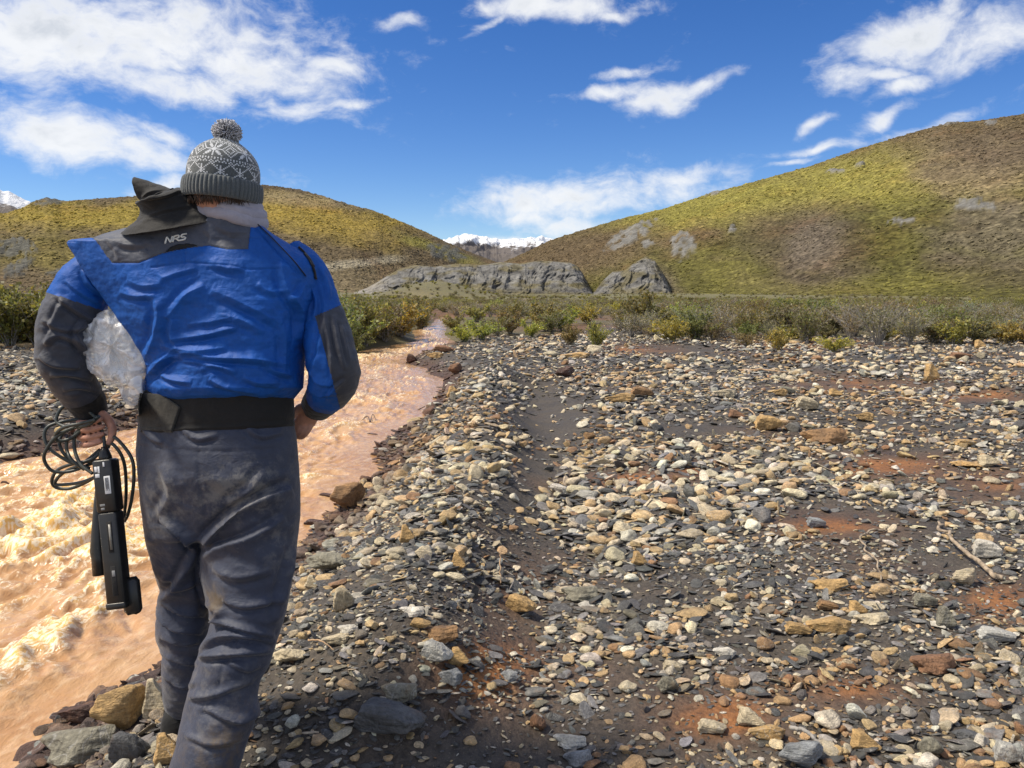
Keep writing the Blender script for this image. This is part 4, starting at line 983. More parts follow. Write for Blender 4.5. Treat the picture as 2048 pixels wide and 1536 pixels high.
SH = [  # (u, v base, height px, kind, width factor, label)
 (1190, 699, 58, 'yellow', .55, 'tall yellow willow bush standing forward on the gravel'), (1140, 692, 44, 'olive', .7, 'small green shrub left of the tall yellow bush'),
 (1062, 674, 36, 'yellow', .9, 'low yellow-green shrub at the gravel edge near the river bend'), (1020, 668, 46, 'olive', 1, 'olive shrub at the gravel edge behind the river bend'),
 (1290, 668, 84, 'olive', .62, 'tall dark green shrub behind the gravel gap'), (1345, 684, 52, 'yellow', 1, 'yellow-green shrub right of the tall dark green one'), (1395, 682, 62, 'olive', .8, 'olive shrub on the edge above the far gravel, right of a yellow-green one'),
 (1440, 676, 70, 'grey', .8, 'grey-twigged shrub in the middle of the right-hand thicket front'), (1490, 694, 30, 'brown', 1, 'low dark shrub just left of the rounded yellow-green bush'), (1552, 702, 46, 'yellow', .85, 'rounded yellow-green bush standing forward in the middle right'),
 (1668, 704, 34, 'yellow', 1.2, 'low spreading yellow bush beside rust-red sand'), (1605, 686, 66, 'brown', .8, 'brown shrub between the rounded bush and the bare ones'), (1700, 680, 74, 'grey', .8, 'bare grey shrub left of the tallest bare one'),
 (1755, 690, 96, 'grey', .75, 'tallest bare grey willow shrub at the right'), (1820, 688, 66, 'grey', .8, 'bare grey shrub right of the tallest bare one'), (1860, 686, 52, 'brown', 1, 'brownish low shrub starting the dense clump at the far right'),
 (1905, 690, 54, 'yellow', 1.1, 'yellow-green shrub in the dense clump at the far right'), (1955, 688, 50, 'olive', 1.1, 'olive shrub in the middle of the far-right clump'), (2010, 690, 50, 'yellow', 1.1, 'last yellow-green shrub before the right edge'), (2060, 692, 52, 'olive', 1.1, 'olive shrub cut by the right edge'),
 (1650, 672, 66, 'grey', .8, 'grey shrub behind the low spreading yellow bush'), (1540, 674, 62, 'olive', .8, 'olive shrub behind the rounded yellow-green bush'), (1240, 662, 40, 'brown', .9, 'low brown shrub in the gravel gap'),
 (20, 694, 118, 'olive', .8, 'tall olive shrub at the left edge of the picture'), (75, 692, 122, 'olive', .8, 'tall olive shrub second from the left edge'), (128, 694, 112, 'yellow', .6, 'yellowish tall shrub just left of the sleeve'), (-35, 696, 120, 'olive', .8, 'olive shrub cut by the left edge'),
 (165, 690, 100, 'brown', .7, 'brown shrub half hidden behind the left sleeve'),
 (690, 704, 100, 'olive', .8, 'olive shrub right beside the right sleeve'), (730, 692, 92, 'olive', .7, 'olive shrub overhanging the river, second from the sleeve'), (770, 684, 76, 'brown', .8, 'rusty brown shrub on the left river bank'), (805, 674, 66, 'olive', .8, 'olive shrub on the left bank where the river narrows'), (840, 664, 52, 'olive', .9, 'last olive shrub on the left river bank'),
 (706, 714, 50, 'olive', .9, 'drooping green shrub at the water beside the sleeve'), (925, 684, 36, 'yellow', 1.1, 'yellow-green shrub on the right bank of the far river'), (962, 680, 42, 'yellow', 1, 'second yellow-green shrub along the far right bank'), (910, 664, 34, 'olive', 1, 'olive shrub at the vanishing end of the river'),
 (995, 672, 40, 'brown', 1, 'brown shrub between the far river and the gravel edge'), (1105, 668, 44, 'brown', .9, 'brown shrub behind the small green one'),
]
rs = np.random.default_rng(44); SX = []
for (u, v, hp, kd, wd, lab) in SH:
    p = GP(np.array([float(u)]), np.array([float(v)]))[0]; d = proj(p)[2]
    shrub(p[0], p[1], hp * d / F * 1.05, kd, lab, wd * 1.2, rs.uniform(.85, 1.15, 3)); SX.append((p[0], p[1]))
# rows behind, left to right
ORD = ['first', 'second', 'third', 'fourth', 'fifth', 'sixth', 'seventh', 'eighth', 'ninth', 'tenth', 'eleventh', 'twelfth', 'thirteenth', 'fourteenth', 'fifteenth', 'sixteenth', 'seventeenth', 'eighteenth', 'nineteenth', 'twentieth']
for (row, v, us, grp, side_) in [('front fringe of the gravel edge', 680, np.concatenate([np.linspace(1250, 1660, 10), np.linspace(1780, 2040, 7)]), 'front fringe of shrubs on the right', 'right'), ('fifth row behind the gravel edge', 626, np.linspace(930, 2040, 20), 'fifth row of shrubs on the right', 'right'), ('row close behind the gravel edge', 672, np.linspace(1260, 2045, 18), 'row of shrubs close behind the gravel edge', 'right'), ('bank above the left waterline', 682, np.concatenate([np.linspace(0, 170, 5), np.linspace(690, 800, 5)]), 'shrubs on the bank above the left waterline', 'left'),
                                 ('second row behind the gravel edge', 664, np.linspace(1085, 2040, 20), 'second row of shrubs on the right', 'right'), ('third row behind the gravel edge', 648, np.linspace(960, 2030, 20), 'third row of shrubs on the right', 'right'),
                                 ('fourth row behind the gravel edge', 636, np.linspace(930, 2040, 20), 'fourth row of shrubs on the right', 'right'),
                                 ('row behind the left bank', 668, np.concatenate([np.linspace(-20, 180, 7), np.linspace(680, 830, 5)]), 'row of shrubs behind the left bank', 'left'), ('back row beyond the left bank', 648, np.concatenate([np.linspace(-20, 180, 6), np.linspace(690, 850, 5)]), 'back row of shrubs beyond the left bank', 'left')]:
    for i, u in enumerate(us):
        u2 = u + rs.normal(0, 9); v2 = v + rs.normal(0, 2.5)
        if 1180 < u2 < 1250 and v2 > 640: continue
        p = GP(np.array([u2]), np.array([v2]))[0]
        if river_sd(np.array([p[0]]), np.array([p[1]]))[0] < .4: continue
        kd = rs.choice(['olive', 'grey', 'yellow', 'brown'], p=[.33, .42, .1, .15] if side_ == 'right' else [.6, .1, .2, .1])
        shrub(p[0], p[1], rs.uniform(.7, 1.05) * (.6 if v > 676 and side_ == 'right' else 1) * (1.2 if side_ == 'left' else 1.0), kd, f'{DESC[kd]}, {ORD[i]} from the left in the {row}', rs.uniform(1.0, 1.4), rs.uniform(.85, 1.15, 3), grp)
# the thicket beyond, one mass
fm = []
for kd in ('olive', 'grey', 'yellow', 'brown'):
    sv, sf, lv, lf, lc = KINDS[kd][0]
    m_ = raw_mesh('thicket_form', np.concatenate([sv, lv]), [sf, lf + len(sv)], False)
    cc = np.concatenate([np.full((len(sv), 3), .15), lc]); set_attr(m_, 'tint', cc)
    m_.materials.append(MAT['twig']); m_.materials.append(MAT['leaf_i'])
    mi = np.zeros(len(m_.polygons), np.int32); mi[len(sf):] = 1; m_.polygons.foreach_set('material_index', mi); fm.append(m_)
r_ = np.random.default_rng(3); N = 10500
yy = np.exp(r_.uniform(math.log(20), math.log(215), N)); xx = r_.uniform(-1, 1, N) * (1.05 * yy + 3)
sdv = river_sd(xx, yy); zz = H(xx, yy, sdv)
keep = (sdv > .8) & ((yy > 41) | (xx < -3.6) & (yy > 20.5 + 1.5 * fbm(xx * .3, 0 * xx, 2.0, 2))) & (r_.random(N) < .55 + .45 * sst(-.3, .2, fbm(xx * .04, yy * .04, 2.0, 3)))
keep &= ~((np.abs(xx - 4.5) < 2.2) & (yy < 44))
xx, yy, zz = xx[keep], yy[keep], zz[keep]; N = len(xx)
hh = r_.uniform(.5, 1.1, N) * np.interp(yy, [30, 60, 215], [1.0, .62, .45])
kk = np.where(fbm(xx * .05, yy * .05, 8.0, 2) + r_.normal(0, .25, N) > .05, r_.choice([1, 3], N), r_.choice([0, 2, 0], N))
scatter_object('willow_thicket', np.stack([xx, yy, zz - .03], 1), np.stack([0*xx, 0*xx, r_.uniform(0, 6.28, N)], 1), np.stack([hh*1.25, hh*1.25, hh], 1), kk, r_.uniform(.75, 1.2, (N, 1)) * np.ones((1, 3)), fm, 'low willow thicket covering the valley floor beyond the gravel')
# ------------------------------------------------------------------ person
def m_cloth(name, col, rough=.62, amp=.16, weave=900, dust=None, sheen=.15, spec=.35):
    m, k, out = new_mat(name); p = objco(k)
    n = k.noise(p, 9, 5, .6); n2 = k.noise(p, weave, 2, .5); n3 = k.noise(p, 55, 4, .65)
    base = k.mix(1.0, col, k.ramp(n, [(.3, 1 - amp), (.7, 1 + amp)]), 'MULTIPLY')
    base = k.mix(1.0, base, k.ramp(n3, [(.3, 1 - amp * .6), (.7, 1 + amp * .6)]), 'MULTIPLY')
    if dust is not None:
        d = attr(k, 'dust', out='Fac')
        f = k.m('MULTIPLY', d, k.smooth(k.m('ADD', k.noise(p, 26, 6, .72), k.m('MULTIPLY', d, .12)), .50, .72))
        base = k.mix(f, base, dust)
        mud = attr(k, 'mud', out='Fac')
        base = k.mix(k.m('MULTIPLY', mud, k.smooth(k.noise(p, 18, 6, .7), .42, .62)), base, (.085, .062, .042))
        spot = k.m('MULTIPLY', k.smooth(k.noise(p, 60, 3, .6), .66, .74), .35)
        base = k.mix(spot, base, dust)
    wr = k.m('ABSOLUTE', k.m('SUBTRACT', k.noise(k.vm('MULTIPLY', p, (1.0, 1.0, 1.7)), 13, 3, .55, .7), .5))
    wr2 = k.m('ABSOLUTE', k.m('SUBTRACT', k.noise(k.vm('MULTIPLY', p, (1.6, 1.0, 1.0)), 34, 3, .5, .5), .5))
    h = k.m('ADD', k.m('MULTIPLY', n2, .18), k.m('ADD', k.m('MULTIPLY', n3, .4), k.m('ADD', k.m('MULTIPLY', wr, 2.6), k.m('MULTIPLY', wr2, 1.0))))
    pbr(k, out, base, rough, bump(k, h, .34, .006), **{'Sheen Weight': sheen, 'Specular IOR Level': spec})
    return m
MAT['blue'] = m_cloth('blue_nylon', (.004, .071, .325), .6, sheen=.02, spec=.25)
MAT['grey_nylon'] = m_cloth('grey_nylon', (.053, .060, .084), .6)
MAT['sleeve_grey'] = m_cloth('dark_grey_nylon', (.036, .040, .056), .6)
MAT['trouser'] = m_cloth('charcoal_nylon', (.030, .037, .064), .6, dust=(.15, .145, .145))
MAT['neoprene'] = m_cloth('black_neoprene', (.011, .011, .012), .75, spec=.25)
MAT['velcro'] = m_cloth('velcro', (.028, .027, .025), .9, .4)
MAT['scarf'] = m_cloth('lavender_fleece', (.30, .285, .335), .85)
MAT['logo'] = m_simple('reflective_print', (.62, .62, .60), .45)
MAT['skin'] = m_simple('skin', (.43, .215, .15), .55, 60, .18, .35, .002, **{'Subsurface Weight': .12, 'Subsurface Radius': (.01, .004, .002)})
MAT['black_plastic'] = m_simple('black_plastic', (.014, .014, .014), .38, 40, .3, .25)
MAT['cable'] = m_simple('cable_rubber', (.035, .042, .038), .45, 40, .3)
MAT['sticker'] = m_simple('white_sticker', (.66, .67, .68), .5)
MAT['print'] = m_simple('grey_print', (.22, .22, .22), .5)
MAT['steel'] = m_simple('grey_sensor', (.19, .18, .16), .35, 30)
MAT['hair'] = m_simple('brown_hair', (.05, .03, .02), .6, 80)
MAT['eye'] = m_simple('eye_white', (.6, .6, .58), .2)
def m_tint(name, rough=.85, bs=.6, sc=400):
    m, k, out = new_mat(name); p = objco(k); n = k.noise(p, sc, 2, .5)
    pbr(k, out, k.mix(1.0, attr(k, 'tint'), k.ramp(n, [(.3, .75), (.7, 1.25)]), 'MULTIPLY'), rough, bump(k, n, bs, .002), **{'Sheen Weight': .3}); return m
MAT['knit'] = m_tint('knit_wool')
def m_bag():
    m, k, out = new_mat('clear_plastic'); p = objco(k); n = k.noise(p, 22, 5, .65, 1.2)
    g = k.n('ShaderNodeBsdfPrincipled', {'Base Color': (.9, .91, .93, 1), 'Roughness': .12}); k.put(g.inputs['Normal'], bump(k, n, .6, .01))
    t = k.n('ShaderNodeBsdfTransparent', {'Color': (.97, .97, .97, 1)})
    f = k.ramp(n, [(.36, .24), (.52, .40), (.62, .85)])
    k.put(out.inputs[0], k.n('ShaderNodeMixShader', {0: f, 1: t.outputs[0], 2: g.outputs[0]}).outputs[0]); return m
MAT['bag'] = m_bag()
MAT['bottle'] = m_simple('milky_plastic', (.74, .75, .75), .35, 15, .15)

person = bpy.data.objects.new('person', None); COL.objects.link(person)
person['label'] = 'person seen from behind in blue dry top, charcoal trousers and knitted bobble hat'; person['category'] = 'person'
PB = GP(np.array([400.0]), np.array([1560.0]))[0]; person.location = (PB[0], PB[1], PB[2])
PINV = Matrix.Translation(-Vector(person.location))
def part(name, me, mat, parent=person, **kw):
    o = link(name, me, mat, parent, **kw)
    if parent is person: o.matrix_parent_inverse = PINV
    return o
def facing(P, N):
    d = np.array((0, 0, CAMZ)) - P; d /= np.linalg.norm(d, axis=1)[:, None]; return (d * N).sum(1)
def fold_amount(u, v, folds):
    """folds: (polyline in photo pixels, height m, width px); a rounded ridge with a sharper valley on one side"""
    out = np.zeros(np.shape(u))
    for pl, h, wd in folds:
        pl = catmull(np.array(pl, float), 4 * len(pl)) if len(pl) > 2 else np.array(pl, float)
        x0, y0 = pl.min(0) - 4 * wd; x1, y1 = pl.max(0) + 4 * wd
        m = (u > x0) & (u < x1) & (v > y0) & (v < y1)
        if not m.any(): continue
        d, p, s = poly_dist(u[m], v[m], pl); q = d * s / wd; t = p / (len(pl) - 1)
        tp = np.clip(np.sin(np.clip(t, 0, 1) * np.pi), 0, 1) ** .45 * np.exp(-np.maximum(d / wd - 3, 0))
        out[m] += h * tp * (.55 * gauss(q) + .55 * np.exp(-2.4 * np.abs(q)) - .8 * gauss((q - 1.0) / .5) - .12 * gauss((q + 2.0) / 1.2))
    return out
def shell(vs_, uL, uR, Dp, yc, nb=120, nf=50, bL=None, thick=1.0, tilt=0.0, gpow=2.3, flap=None):
    """closed ring grid: the back surface left to right, then the front right to left"""
    rows = []
    for v in vs_:
        a, b = np.interp(v, *np.array(uL, float).T), np.interp(v, *np.array(uR, float).T); D = np.interp(v, *np.array(Dp, float).T); y0 = np.interp(v, *np.array(yc, float).T)
        s = .5 - .5 * np.cos(np.linspace(0, np.pi, nb)) ; s = .6 * s + .4 * np.linspace(0, 1, nb); u = a + (b - a) * s; q = 2 * s - 1
        g = np.clip(1 - np.abs(q) ** gpow, 0, 1) ** .5
        fl = np.interp(v, *np.array(flap, float).T) if flap is not None else 0
        gl = np.where(q < 0, np.maximum(g, 0) * (1 - fl) + fl * (.42 + .58 * g ** 1.2), g)
        yb = y0 - D * gl
        l = np.interp(v, *np.array(bL, float).T) if bL is not None else a
        sf = .5 + .5 * np.cos(np.linspace(0, np.pi, nf + 2)[1:-1]); uf = a + (b - a) * sf; qf = 2 * sf - 1
        gf = np.clip(1 - np.abs(qf) ** gpow, 0, 1) ** .5; glf = np.where(qf < 0, gf * (1 - fl) + fl * (.42 + .58 * gf ** 1.2), gf)
        ybf = y0 - D * glf; th = np.clip(1 - ((uf - (l + b) / 2) / ((b - l) / 2)) ** 2, 0, 1) ** .5
        yf = ybf + .010 + thick * 2 * D * th
        vb = v + tilt * (u - (a + b) / 2); vf = v + tilt * (uf - (a + b) / 2)
        rows.append(np.concatenate([W(u, vb, yb), W(uf, vf, yf)]))
    return np.array(rows)
def split_build(P, wrap, region_fn, defs, parent, disp_fn=None, flip=False):
    """one grid cut into several parts by region; defs: {id: (name, material, parent, label, lift)}"""
    ny, nx = P.shape[:2]; f = grid_faces(ny, nx, wrap); V = P.reshape(-1, 3)
    me = raw_mesh('tmp', V, f); N = no_of(me); fcs = facing(V, N)
    if flip: f = f[:, ::-1]; me = raw_mesh('tmp', V, f); N = no_of(me)
    if disp_fn is not None:
        V = V + disp_fn(V, N); me = raw_mesh('tmp', V, f); N = no_of(me)
    cen = V[f].mean(1); nf_ = N[f].mean(1); reg = region_fn(cen, nf_)
    objs = {}
    for rid, (nm, mat, par, lab, lift) in defs.items():
        ff = f[reg == rid]
        if not len(ff): continue
        idx, inv = np.unique(ff, return_inverse=True); VV = V[idx] + N[idx] * lift
        q = raw_mesh(nm, VV, inv.reshape(ff.shape))
        pr = parent if par is None else objs[par]
        objs[rid] = link(nm, q, mat, pr, label=lab)
        objs[rid].matrix_parent_inverse = PINV if pr is person else Matrix()
    return objs, me
def voxel(parts, size, smooth_it=4, fac=.5):
    mb = MB()
    for P in parts: mb.grid(P)
    o = mb.build('tmp_body', None)
    md = o.modifiers.new('r', 'REMESH'); md.mode = 'VOXEL'; md.voxel_size = size; md.use_smooth_shade = True
    if smooth_it:
        ms = o.modifiers.new('s', 'SMOOTH'); ms.iterations = smooth_it; ms.factor = fac
    dg = bpy.context.evaluated_depsgraph_get(); me = bpy.data.meshes.new_from_object(o.evaluated_get(dg)); bpy.data.objects.remove(o)
    me.materials.clear(); return me

# ---- trousers: hips and two legs grown into one surface
OLp = [(835, 278), (855, 274), (900, 271), (960, 275), (1010, 280), (1060, 287), (1110, 299), (1150, 307), (1180, 318), (1215, 312), (1280, 310), (1310, 323), (1350, 322), (1400, 325), (1430, 332), (1460, 338)]
ORp = [(830, 586), (850, 590), (900, 597), (980, 601), (1030, 602), (1070, 596), (1120, 590), (1180, 580), (1230, 570), (1290, 551), (1330, 540), (1360, 521), (1390, 515), (1420, 520), (1470, 500), (1536, 480), (1600, 466), (1680, 455)]
IR = [(930, 470), (1000, 440), (1060, 412), (1100, 401), (1150, 401), (1200, 413), (1245, 420), (1270, 414), (1290, 402), (1320, 395), (1360, 381), (1400, 371), (1450, 360), (1500, 349), (1540, 336), (1600, 322), (1680, 316)]
IL = [(930, 400), (1000, 405), (1100, 408), (1150, 410), (1200, 424), (1300, 422), (1350, 412), (1400, 402), (1460, 392)]
pel = shell(np.linspace(828, 1085, 50), OLp, ORp, [(828, .10), (870, .118), (960, .14), (1085, .10)], [(828, 2.16), (1000, 2.15), (1085, 2.15)], 70, 40, gpow=2.4)
legR = shell(np.linspace(935, 1655, 90), IR, ORp, [(935, .08), (1000, .12), (1100, .125), (1250, .105), (1290, .10), (1350, .098), (1400, .085), (1540, .085), (1655, .08)], [(935, 2.16), (1100, 2.13), (1250, 2.085), (1400, 2.02), (1536, 1.965), (1655, 1.92)], 60, 40, gpow=2.1)
legL = shell(np.linspace(935, 1440, 80), OLp, IL, [(935, .08), (1000, .11), (1100, .105), (1250, .085), (1300, .085), (1440, .07)], [(935, 2.17), (1100, 2.20), (1250, 2.27), (1400, 2.35), (1440, 2.385)], 60, 40, gpow=2.1)
tm = voxel([pel, legR, legL], .0058, 7)
V = co_of(tm); N = no_of(tm); u, v, _ = proj(V); fc = sst(-.1, .45, facing(V, N))
def q2(lst, ox, oy, s): return [(ox + a / s, oy + b / s) for a, b in lst]
T = lambda l: q2(l, 50, 780, 2.031)
TF = [(T([(550, 520), (620, 570), (690, 655)]), .013, 9), (T([(1085, 400), (900, 480), (790, 560), (715, 640)]), .016, 16), (T([(1060, 520), (920, 600), (800, 640), (715, 690)]), .010, 14),
      (T([(700, 650), (645, 740), (600, 820), (545, 855)]), .010, 14), (T([(735, 925), (850, 960), (1015, 1000)]), .010, 8), (T([(700, 1060), (790, 1005), (900, 1000), (1015, 1020)]), .011, 9),
      (T([(725, 860), (790, 900), (770, 950)]), .009, 8), (T([(705, 1085), (820, 1075), (1000, 1060)]), .010, 10), (T([(540, 850), (620, 900), (735, 915)]), .010, 9), (T([(535, 905), (600, 960), (720, 985)]), .010, 9),
      (T([(545, 1060), (640, 1100), (705, 1110)]), .009, 10), (T([(555, 1150), (640, 1200), (690, 1190)]), .007, 8), (T([(720, 1290), (860, 1345), (955, 1300)]), .009, 10), (T([(660, 1250), (760, 1240), (930, 1180)]), .007, 10),
      (T([(1095, 640), (1055, 800), (1010, 950)]), .008, 14), (T([(705, 690), (722, 800), (745, 900)]), .007, 10), (T([(480, 590), (530, 700), (560, 800)]), .007, 12), (T([(560, 300), (590, 420), (540, 520)]), .006, 18),
      (T([(830, 1100), (900, 1140), (960, 1120)]), .006, 9), (T([(480, 160), (520, 200), (560, 215)]), .006, 8), (T([(640, 160), (700, 200), (790, 180)]), .005, 8), (T([(900, 150), (960, 190), (1050, 170)]), .005, 8),
      (T([(760, 720), (860, 760), (1000, 730)]), .006, 14), (T([(980, 330), (900, 420), (820, 470)]), .006, 16), (T([(650, 1400), (760, 1440), (880, 1420)]), .006, 9), (T([(800, 850), (900, 880), (1040, 850)]), .007, 10),
      (T([(560, 1000), (640, 1030), (710, 1020)]), .007, 8), (T([(560, 760), (640, 800), (710, 780)]), .006, 10)]
knee = np.exp(-((v - 1270) / 70) ** 2) + .8 * np.exp(-((v - 1440) / 60) ** 2)
dsp = fold_amount(u, v, TF) * 1.8 + fc * knee * .0055 * fbm(V[:, 0] * 9, V[:, 1] * 9, V[:, 2] * 26, 3) + .005 * fbm(V[:, 0] * 6, V[:, 1] * 6, V[:, 2] * 9, 3) + .0022 * fbm(V[:, 0] * 22, V[:, 1] * 22, V[:, 2] * 34, 2)
for sl_ in (T([(705, 250), (715, 420), (735, 480), (712, 610)]), T([(450, 225), (600, 245), (800, 250), (1000, 240)]), T([(850, 1000), (810, 1110), (770, 1260)]), T([(600, 1180), (700, 1205)]), T([(700, 1310), (850, 1330), (940, 1340)])):
    d, _, _ = poly_dist(u, v, np.array(sl_)); dsp -= .0022 * gauss(d / 3.0)
V = V + N * (dsp * np.where(np.abs(dsp) > 0, 1, 0) * np.maximum(fc, .35))[:, None]
tm.vertices.foreach_set('co', V.astype(np.float32).ravel()); tm.update()
dust = np.maximum.reduce([ell(u, v, 480, 985, 95, 60, -.3, .8), .8 * ell(u, v, 330, 1000, 45, 60, 0, .8), .6 * ell(u, v, 560, 1080, 40, 60, 0, .8), .5 * ell(u, v, 440, 1420, 70, 110, 0, .8), .4 * ell(u, v, 370, 1350, 40, 60, 0, .8)]) * sst(0, .3, fc)
mud = np.maximum.reduce([ell(u, v, 425, 1205, 24, 34, .3, .5), .9 * ell(u, v, 450, 1500, 45, 50, 0, .7), .6 * ell(u, v, 490, 1420, 26, 40, 0, .7), .6 * ell(u, v, 400, 1520, 40, 40, 0, .7)])
set_attr(tm, 'dust', dust, 'FLOAT'); set_attr(tm, 'mud', mud, 'FLOAT')
trousers = part('trousers', tm, MAT['trouser'], label='charcoal waterproof trousers with dust and dried mud')

# ---- waist belt and its tab
belt = shell(np.linspace(768, 864, 26), [(768, 286), (790, 281), (856, 276), (864, 279)], [(768, 584), (800, 587), (842, 589), (856, 588), (864, 585)], [(768, .105), (785, .118), (850, .120), (860, .117), (864, .106)], [(768, 2.16), (864, 2.16)], 140, 60, tilt=-.045)
me = grid_mesh('waist_belt', belt, True, True, flip=True); V = co_of(me); N = no_of(me); u, v, _ = proj(V)
edge = v + .045 * (u - 432)
V += N * (.0018 * fbm(V[:, 0] * 20, V[:, 1] * 20, V[:, 2] * 14, 2) + .003 * gauss((edge - 855) / 3.5) - .002 * gauss((edge - 848) / 3))[:, None]
me.vertices.foreach_set('co', V.astype(np.float32).ravel()); me.update()
waist = part('waist_belt', me, MAT['neoprene'], label='wide black neoprene waist belt')
def surf_patch(tgt_me, poly, off, n=40, m=40, thick=.003):
    """a thin plate that follows a surface: poly = 4 photo-pixel corners (tl, tr, br, bl) or (left edge list, right edge list)"""
    bvh = BVHTree.FromPolygons([tuple(c) for c in co_of(tgt_me)], [tuple(p.vertices) for p in tgt_me.polygons])
    Lft, Rgt = poly; Lft = np.array(Lft, float); Rgt = np.array(Rgt, float); P = np.zeros((n, m, 3)); Nn = np.zeros((n, m, 3)); last = 2.0
    for i in range(n):
        t = i / (n - 1) ; a = np.array([np.interp(t * (len(Lft) - 1), range(len(Lft)), Lft[:, k]) for k in (0, 1)]); b = np.array([np.interp(t * (len(Rgt) - 1), range(len(Rgt)), Rgt[:, k]) for k in (0, 1)])
        for j in range(m):
            q = a + (b - a) * j / (m - 1); d = Vector(ray(q[0], q[1])).normalized()
            hit, nr, _, dist = bvh.ray_cast(Vector((0, 0, CAMZ)), d)
            if hit is None or dist > 2.9: hit = Vector((0, 0, CAMZ)) + d * last; nr = -d
            else: last = dist
            P[i, j] = hit; Nn[i, j] = nr if nr.dot(d) < 0 else -nr
    outer = P + Nn * off; inner = P + Nn * (off - thick)
    mb = MB(); mb.add(outer, grid_faces(n, m)); mb.add(inner, grid_faces(n, m)[:, ::-1])
    ring = [(0, j) for j in range(m)] + [(i, m-1) for i in range(1, n)] + [(n-1, j) for j in range(m-2, -1, -1)] + [(i, 0) for i in range(n-2, 0, -1)]
    idx = np.array([i * m + j for i, j in ring]); k = len(idx); nx = np.roll(idx, -1)
    V = np.concatenate([outer.reshape(-1, 3), inner.reshape(-1, 3)]); o2 = n * m
    fs = np.concatenate([grid_faces(n, m)[:, ::-1], grid_faces(n, m) + o2, np.stack([idx, nx, nx + o2, idx + o2], -1)])
    return raw_mesh('patch', V, fs)
me_b = waist.data
tabm = surf_patch(me_b, ([(279, 786), (277, 825), (283, 860)], [(326, 789), (362, 815), (346, 862)]), .006, 24, 24, .005)
tab = part('belt_tab', tabm, MAT['velcro'], waist); 

# ---- jacket: the loose back with its free left edge
JL = [(428, 428), (440, 335), (457, 246), (468, 206), (475, 188), (477, 160), (479, 143), (482, 136), (490, 139), (516, 155), (571, 189), (614, 218), (652, 248), (690, 273), (724, 290), (750, 292), (772, 283), (788, 285), (800, 292)]
JR = [(428, 472), (436, 500), (450, 522), (468, 546), (484, 573), (500, 600), (515, 620), (535, 634), (570, 638), (600, 634), (640, 622), (700, 611), (760, 608), (775, 607), (787, 597), (800, 586)]
JD = [(428, .078), (440, .088), (457, .094), (475, .102), (520, .122), (600, .140), (700, .145), (760, .155), (776, .158), (790, .140), (800, .105)]
vrow = np.concatenate([np.linspace(428, 476, 60)[:-1], np.linspace(476, 484, 14)[:-1], np.linspace(484, 800, 230)])
jk = shell(vrow, JL, JR, JD, [(428, 2.15), (476, 2.16), (800, 2.165)], 300, 70, bL=[(428, 428), (457, 300), (480, 250), (560, 240), (650, 262), (724, 292), (800, 292)], thick=.85, gpow=2.2, flap=[(428, 0), (460, .5), (480, 1), (690, 1), (755, .25), (772, 0), (800, 0)])
J = lambda l: q2(l, 50, 220, 2.363)
JF = [(J([(600, 870), (640, 950), (612, 1090), (560, 1210)]), .011, 13), (J([(850, 830), (760, 880), (670, 985)]), .009, 12), (J([(880, 850), (1000, 900), (1120, 960), (1210, 1015)]), .009, 13), (J([(680, 1085), (850, 1062), (1010, 1025)]), .008, 9),
      (J([(640, 1115), (800, 1135), (960, 1120)]), .008, 9), (J([(600, 1205), (750, 1150), (900, 1170), (1100, 1180), (1250, 1205)]), .010, 9), (J([(560, 1275), (620, 1220), (700, 1125)]), .010, 9), (J([(640, 1245), (700, 1275), (790, 1290)]), .008, 7),
      (J([(870, 1270), (960, 1315), (1110, 1335)]), .009, 8), (J([(1120, 1195), (1190, 1235), (1270, 1260)]), .008, 8), (J([(1210, 715), (1240, 850), (1310, 960), (1300, 1090)]), .011, 12), (J([(1200, 950), (1230, 1100), (1220, 1250)]), .007, 11),
      (J([(1070, 520), (1190, 640), (1330, 790)]), .006, 5), (J([(640, 800), (720, 770), (810, 745)]), .005, 8), (J([(870, 720), (960, 750), (1040, 745)]), .005, 9), (J([(360, 640), (420, 760), (520, 900), (600, 1060)]), .002, 14), (J([(700, 990), (690, 1060), (720, 1130)]), .006, 8),
      (J([(900, 960), (1020, 990), (1130, 1050)]), .006, 12), (J([(760, 1010), (880, 1000), (980, 980)]), .005, 9), (J([(830, 1220), (900, 1210), (1000, 1240)]), .007, 8), (J([(1030, 1260), (1100, 1290), (1200, 1290)]), .007, 8), (J([(480, 800), (560, 830), (650, 820)]), .006, 10),
      (J([(440, 860), (530, 880), (620, 870)]), .006, 9), (J([(900, 545), (980, 580), (1050, 570)]), .004, 8), (J([(420, 620), (500, 640), (600, 625)]), .004, 8), (J([(380, 600), (430, 660), (440, 710)]), .004, 7), (J([(850, 560), (880, 600), (860, 640)]), .004, 7),
      (J([(1330, 820), (1290, 880), (1240, 900)]), .007, 9), (J([(1100, 820), (1160, 860), (1230, 850)]), .005, 9), (J([(720, 1180), (820, 1190), (940, 1215)]), .005, 6)]
YOKE = np.array([(180, 470), (249, 452), (330, 430), (430, 420), (475, 420), (503, 437), (496, 498), (456, 499), (418, 491), (367, 497), (321, 508), (278, 525), (223, 525), (189, 477)])
OPENING_SHADE = np.array([(329, 505), (340, 495), (354, 489), (376, 487), (398, 491), (367, 498), (345, 502)])  # flat black crescent painted for the shade in the opening below the lettering
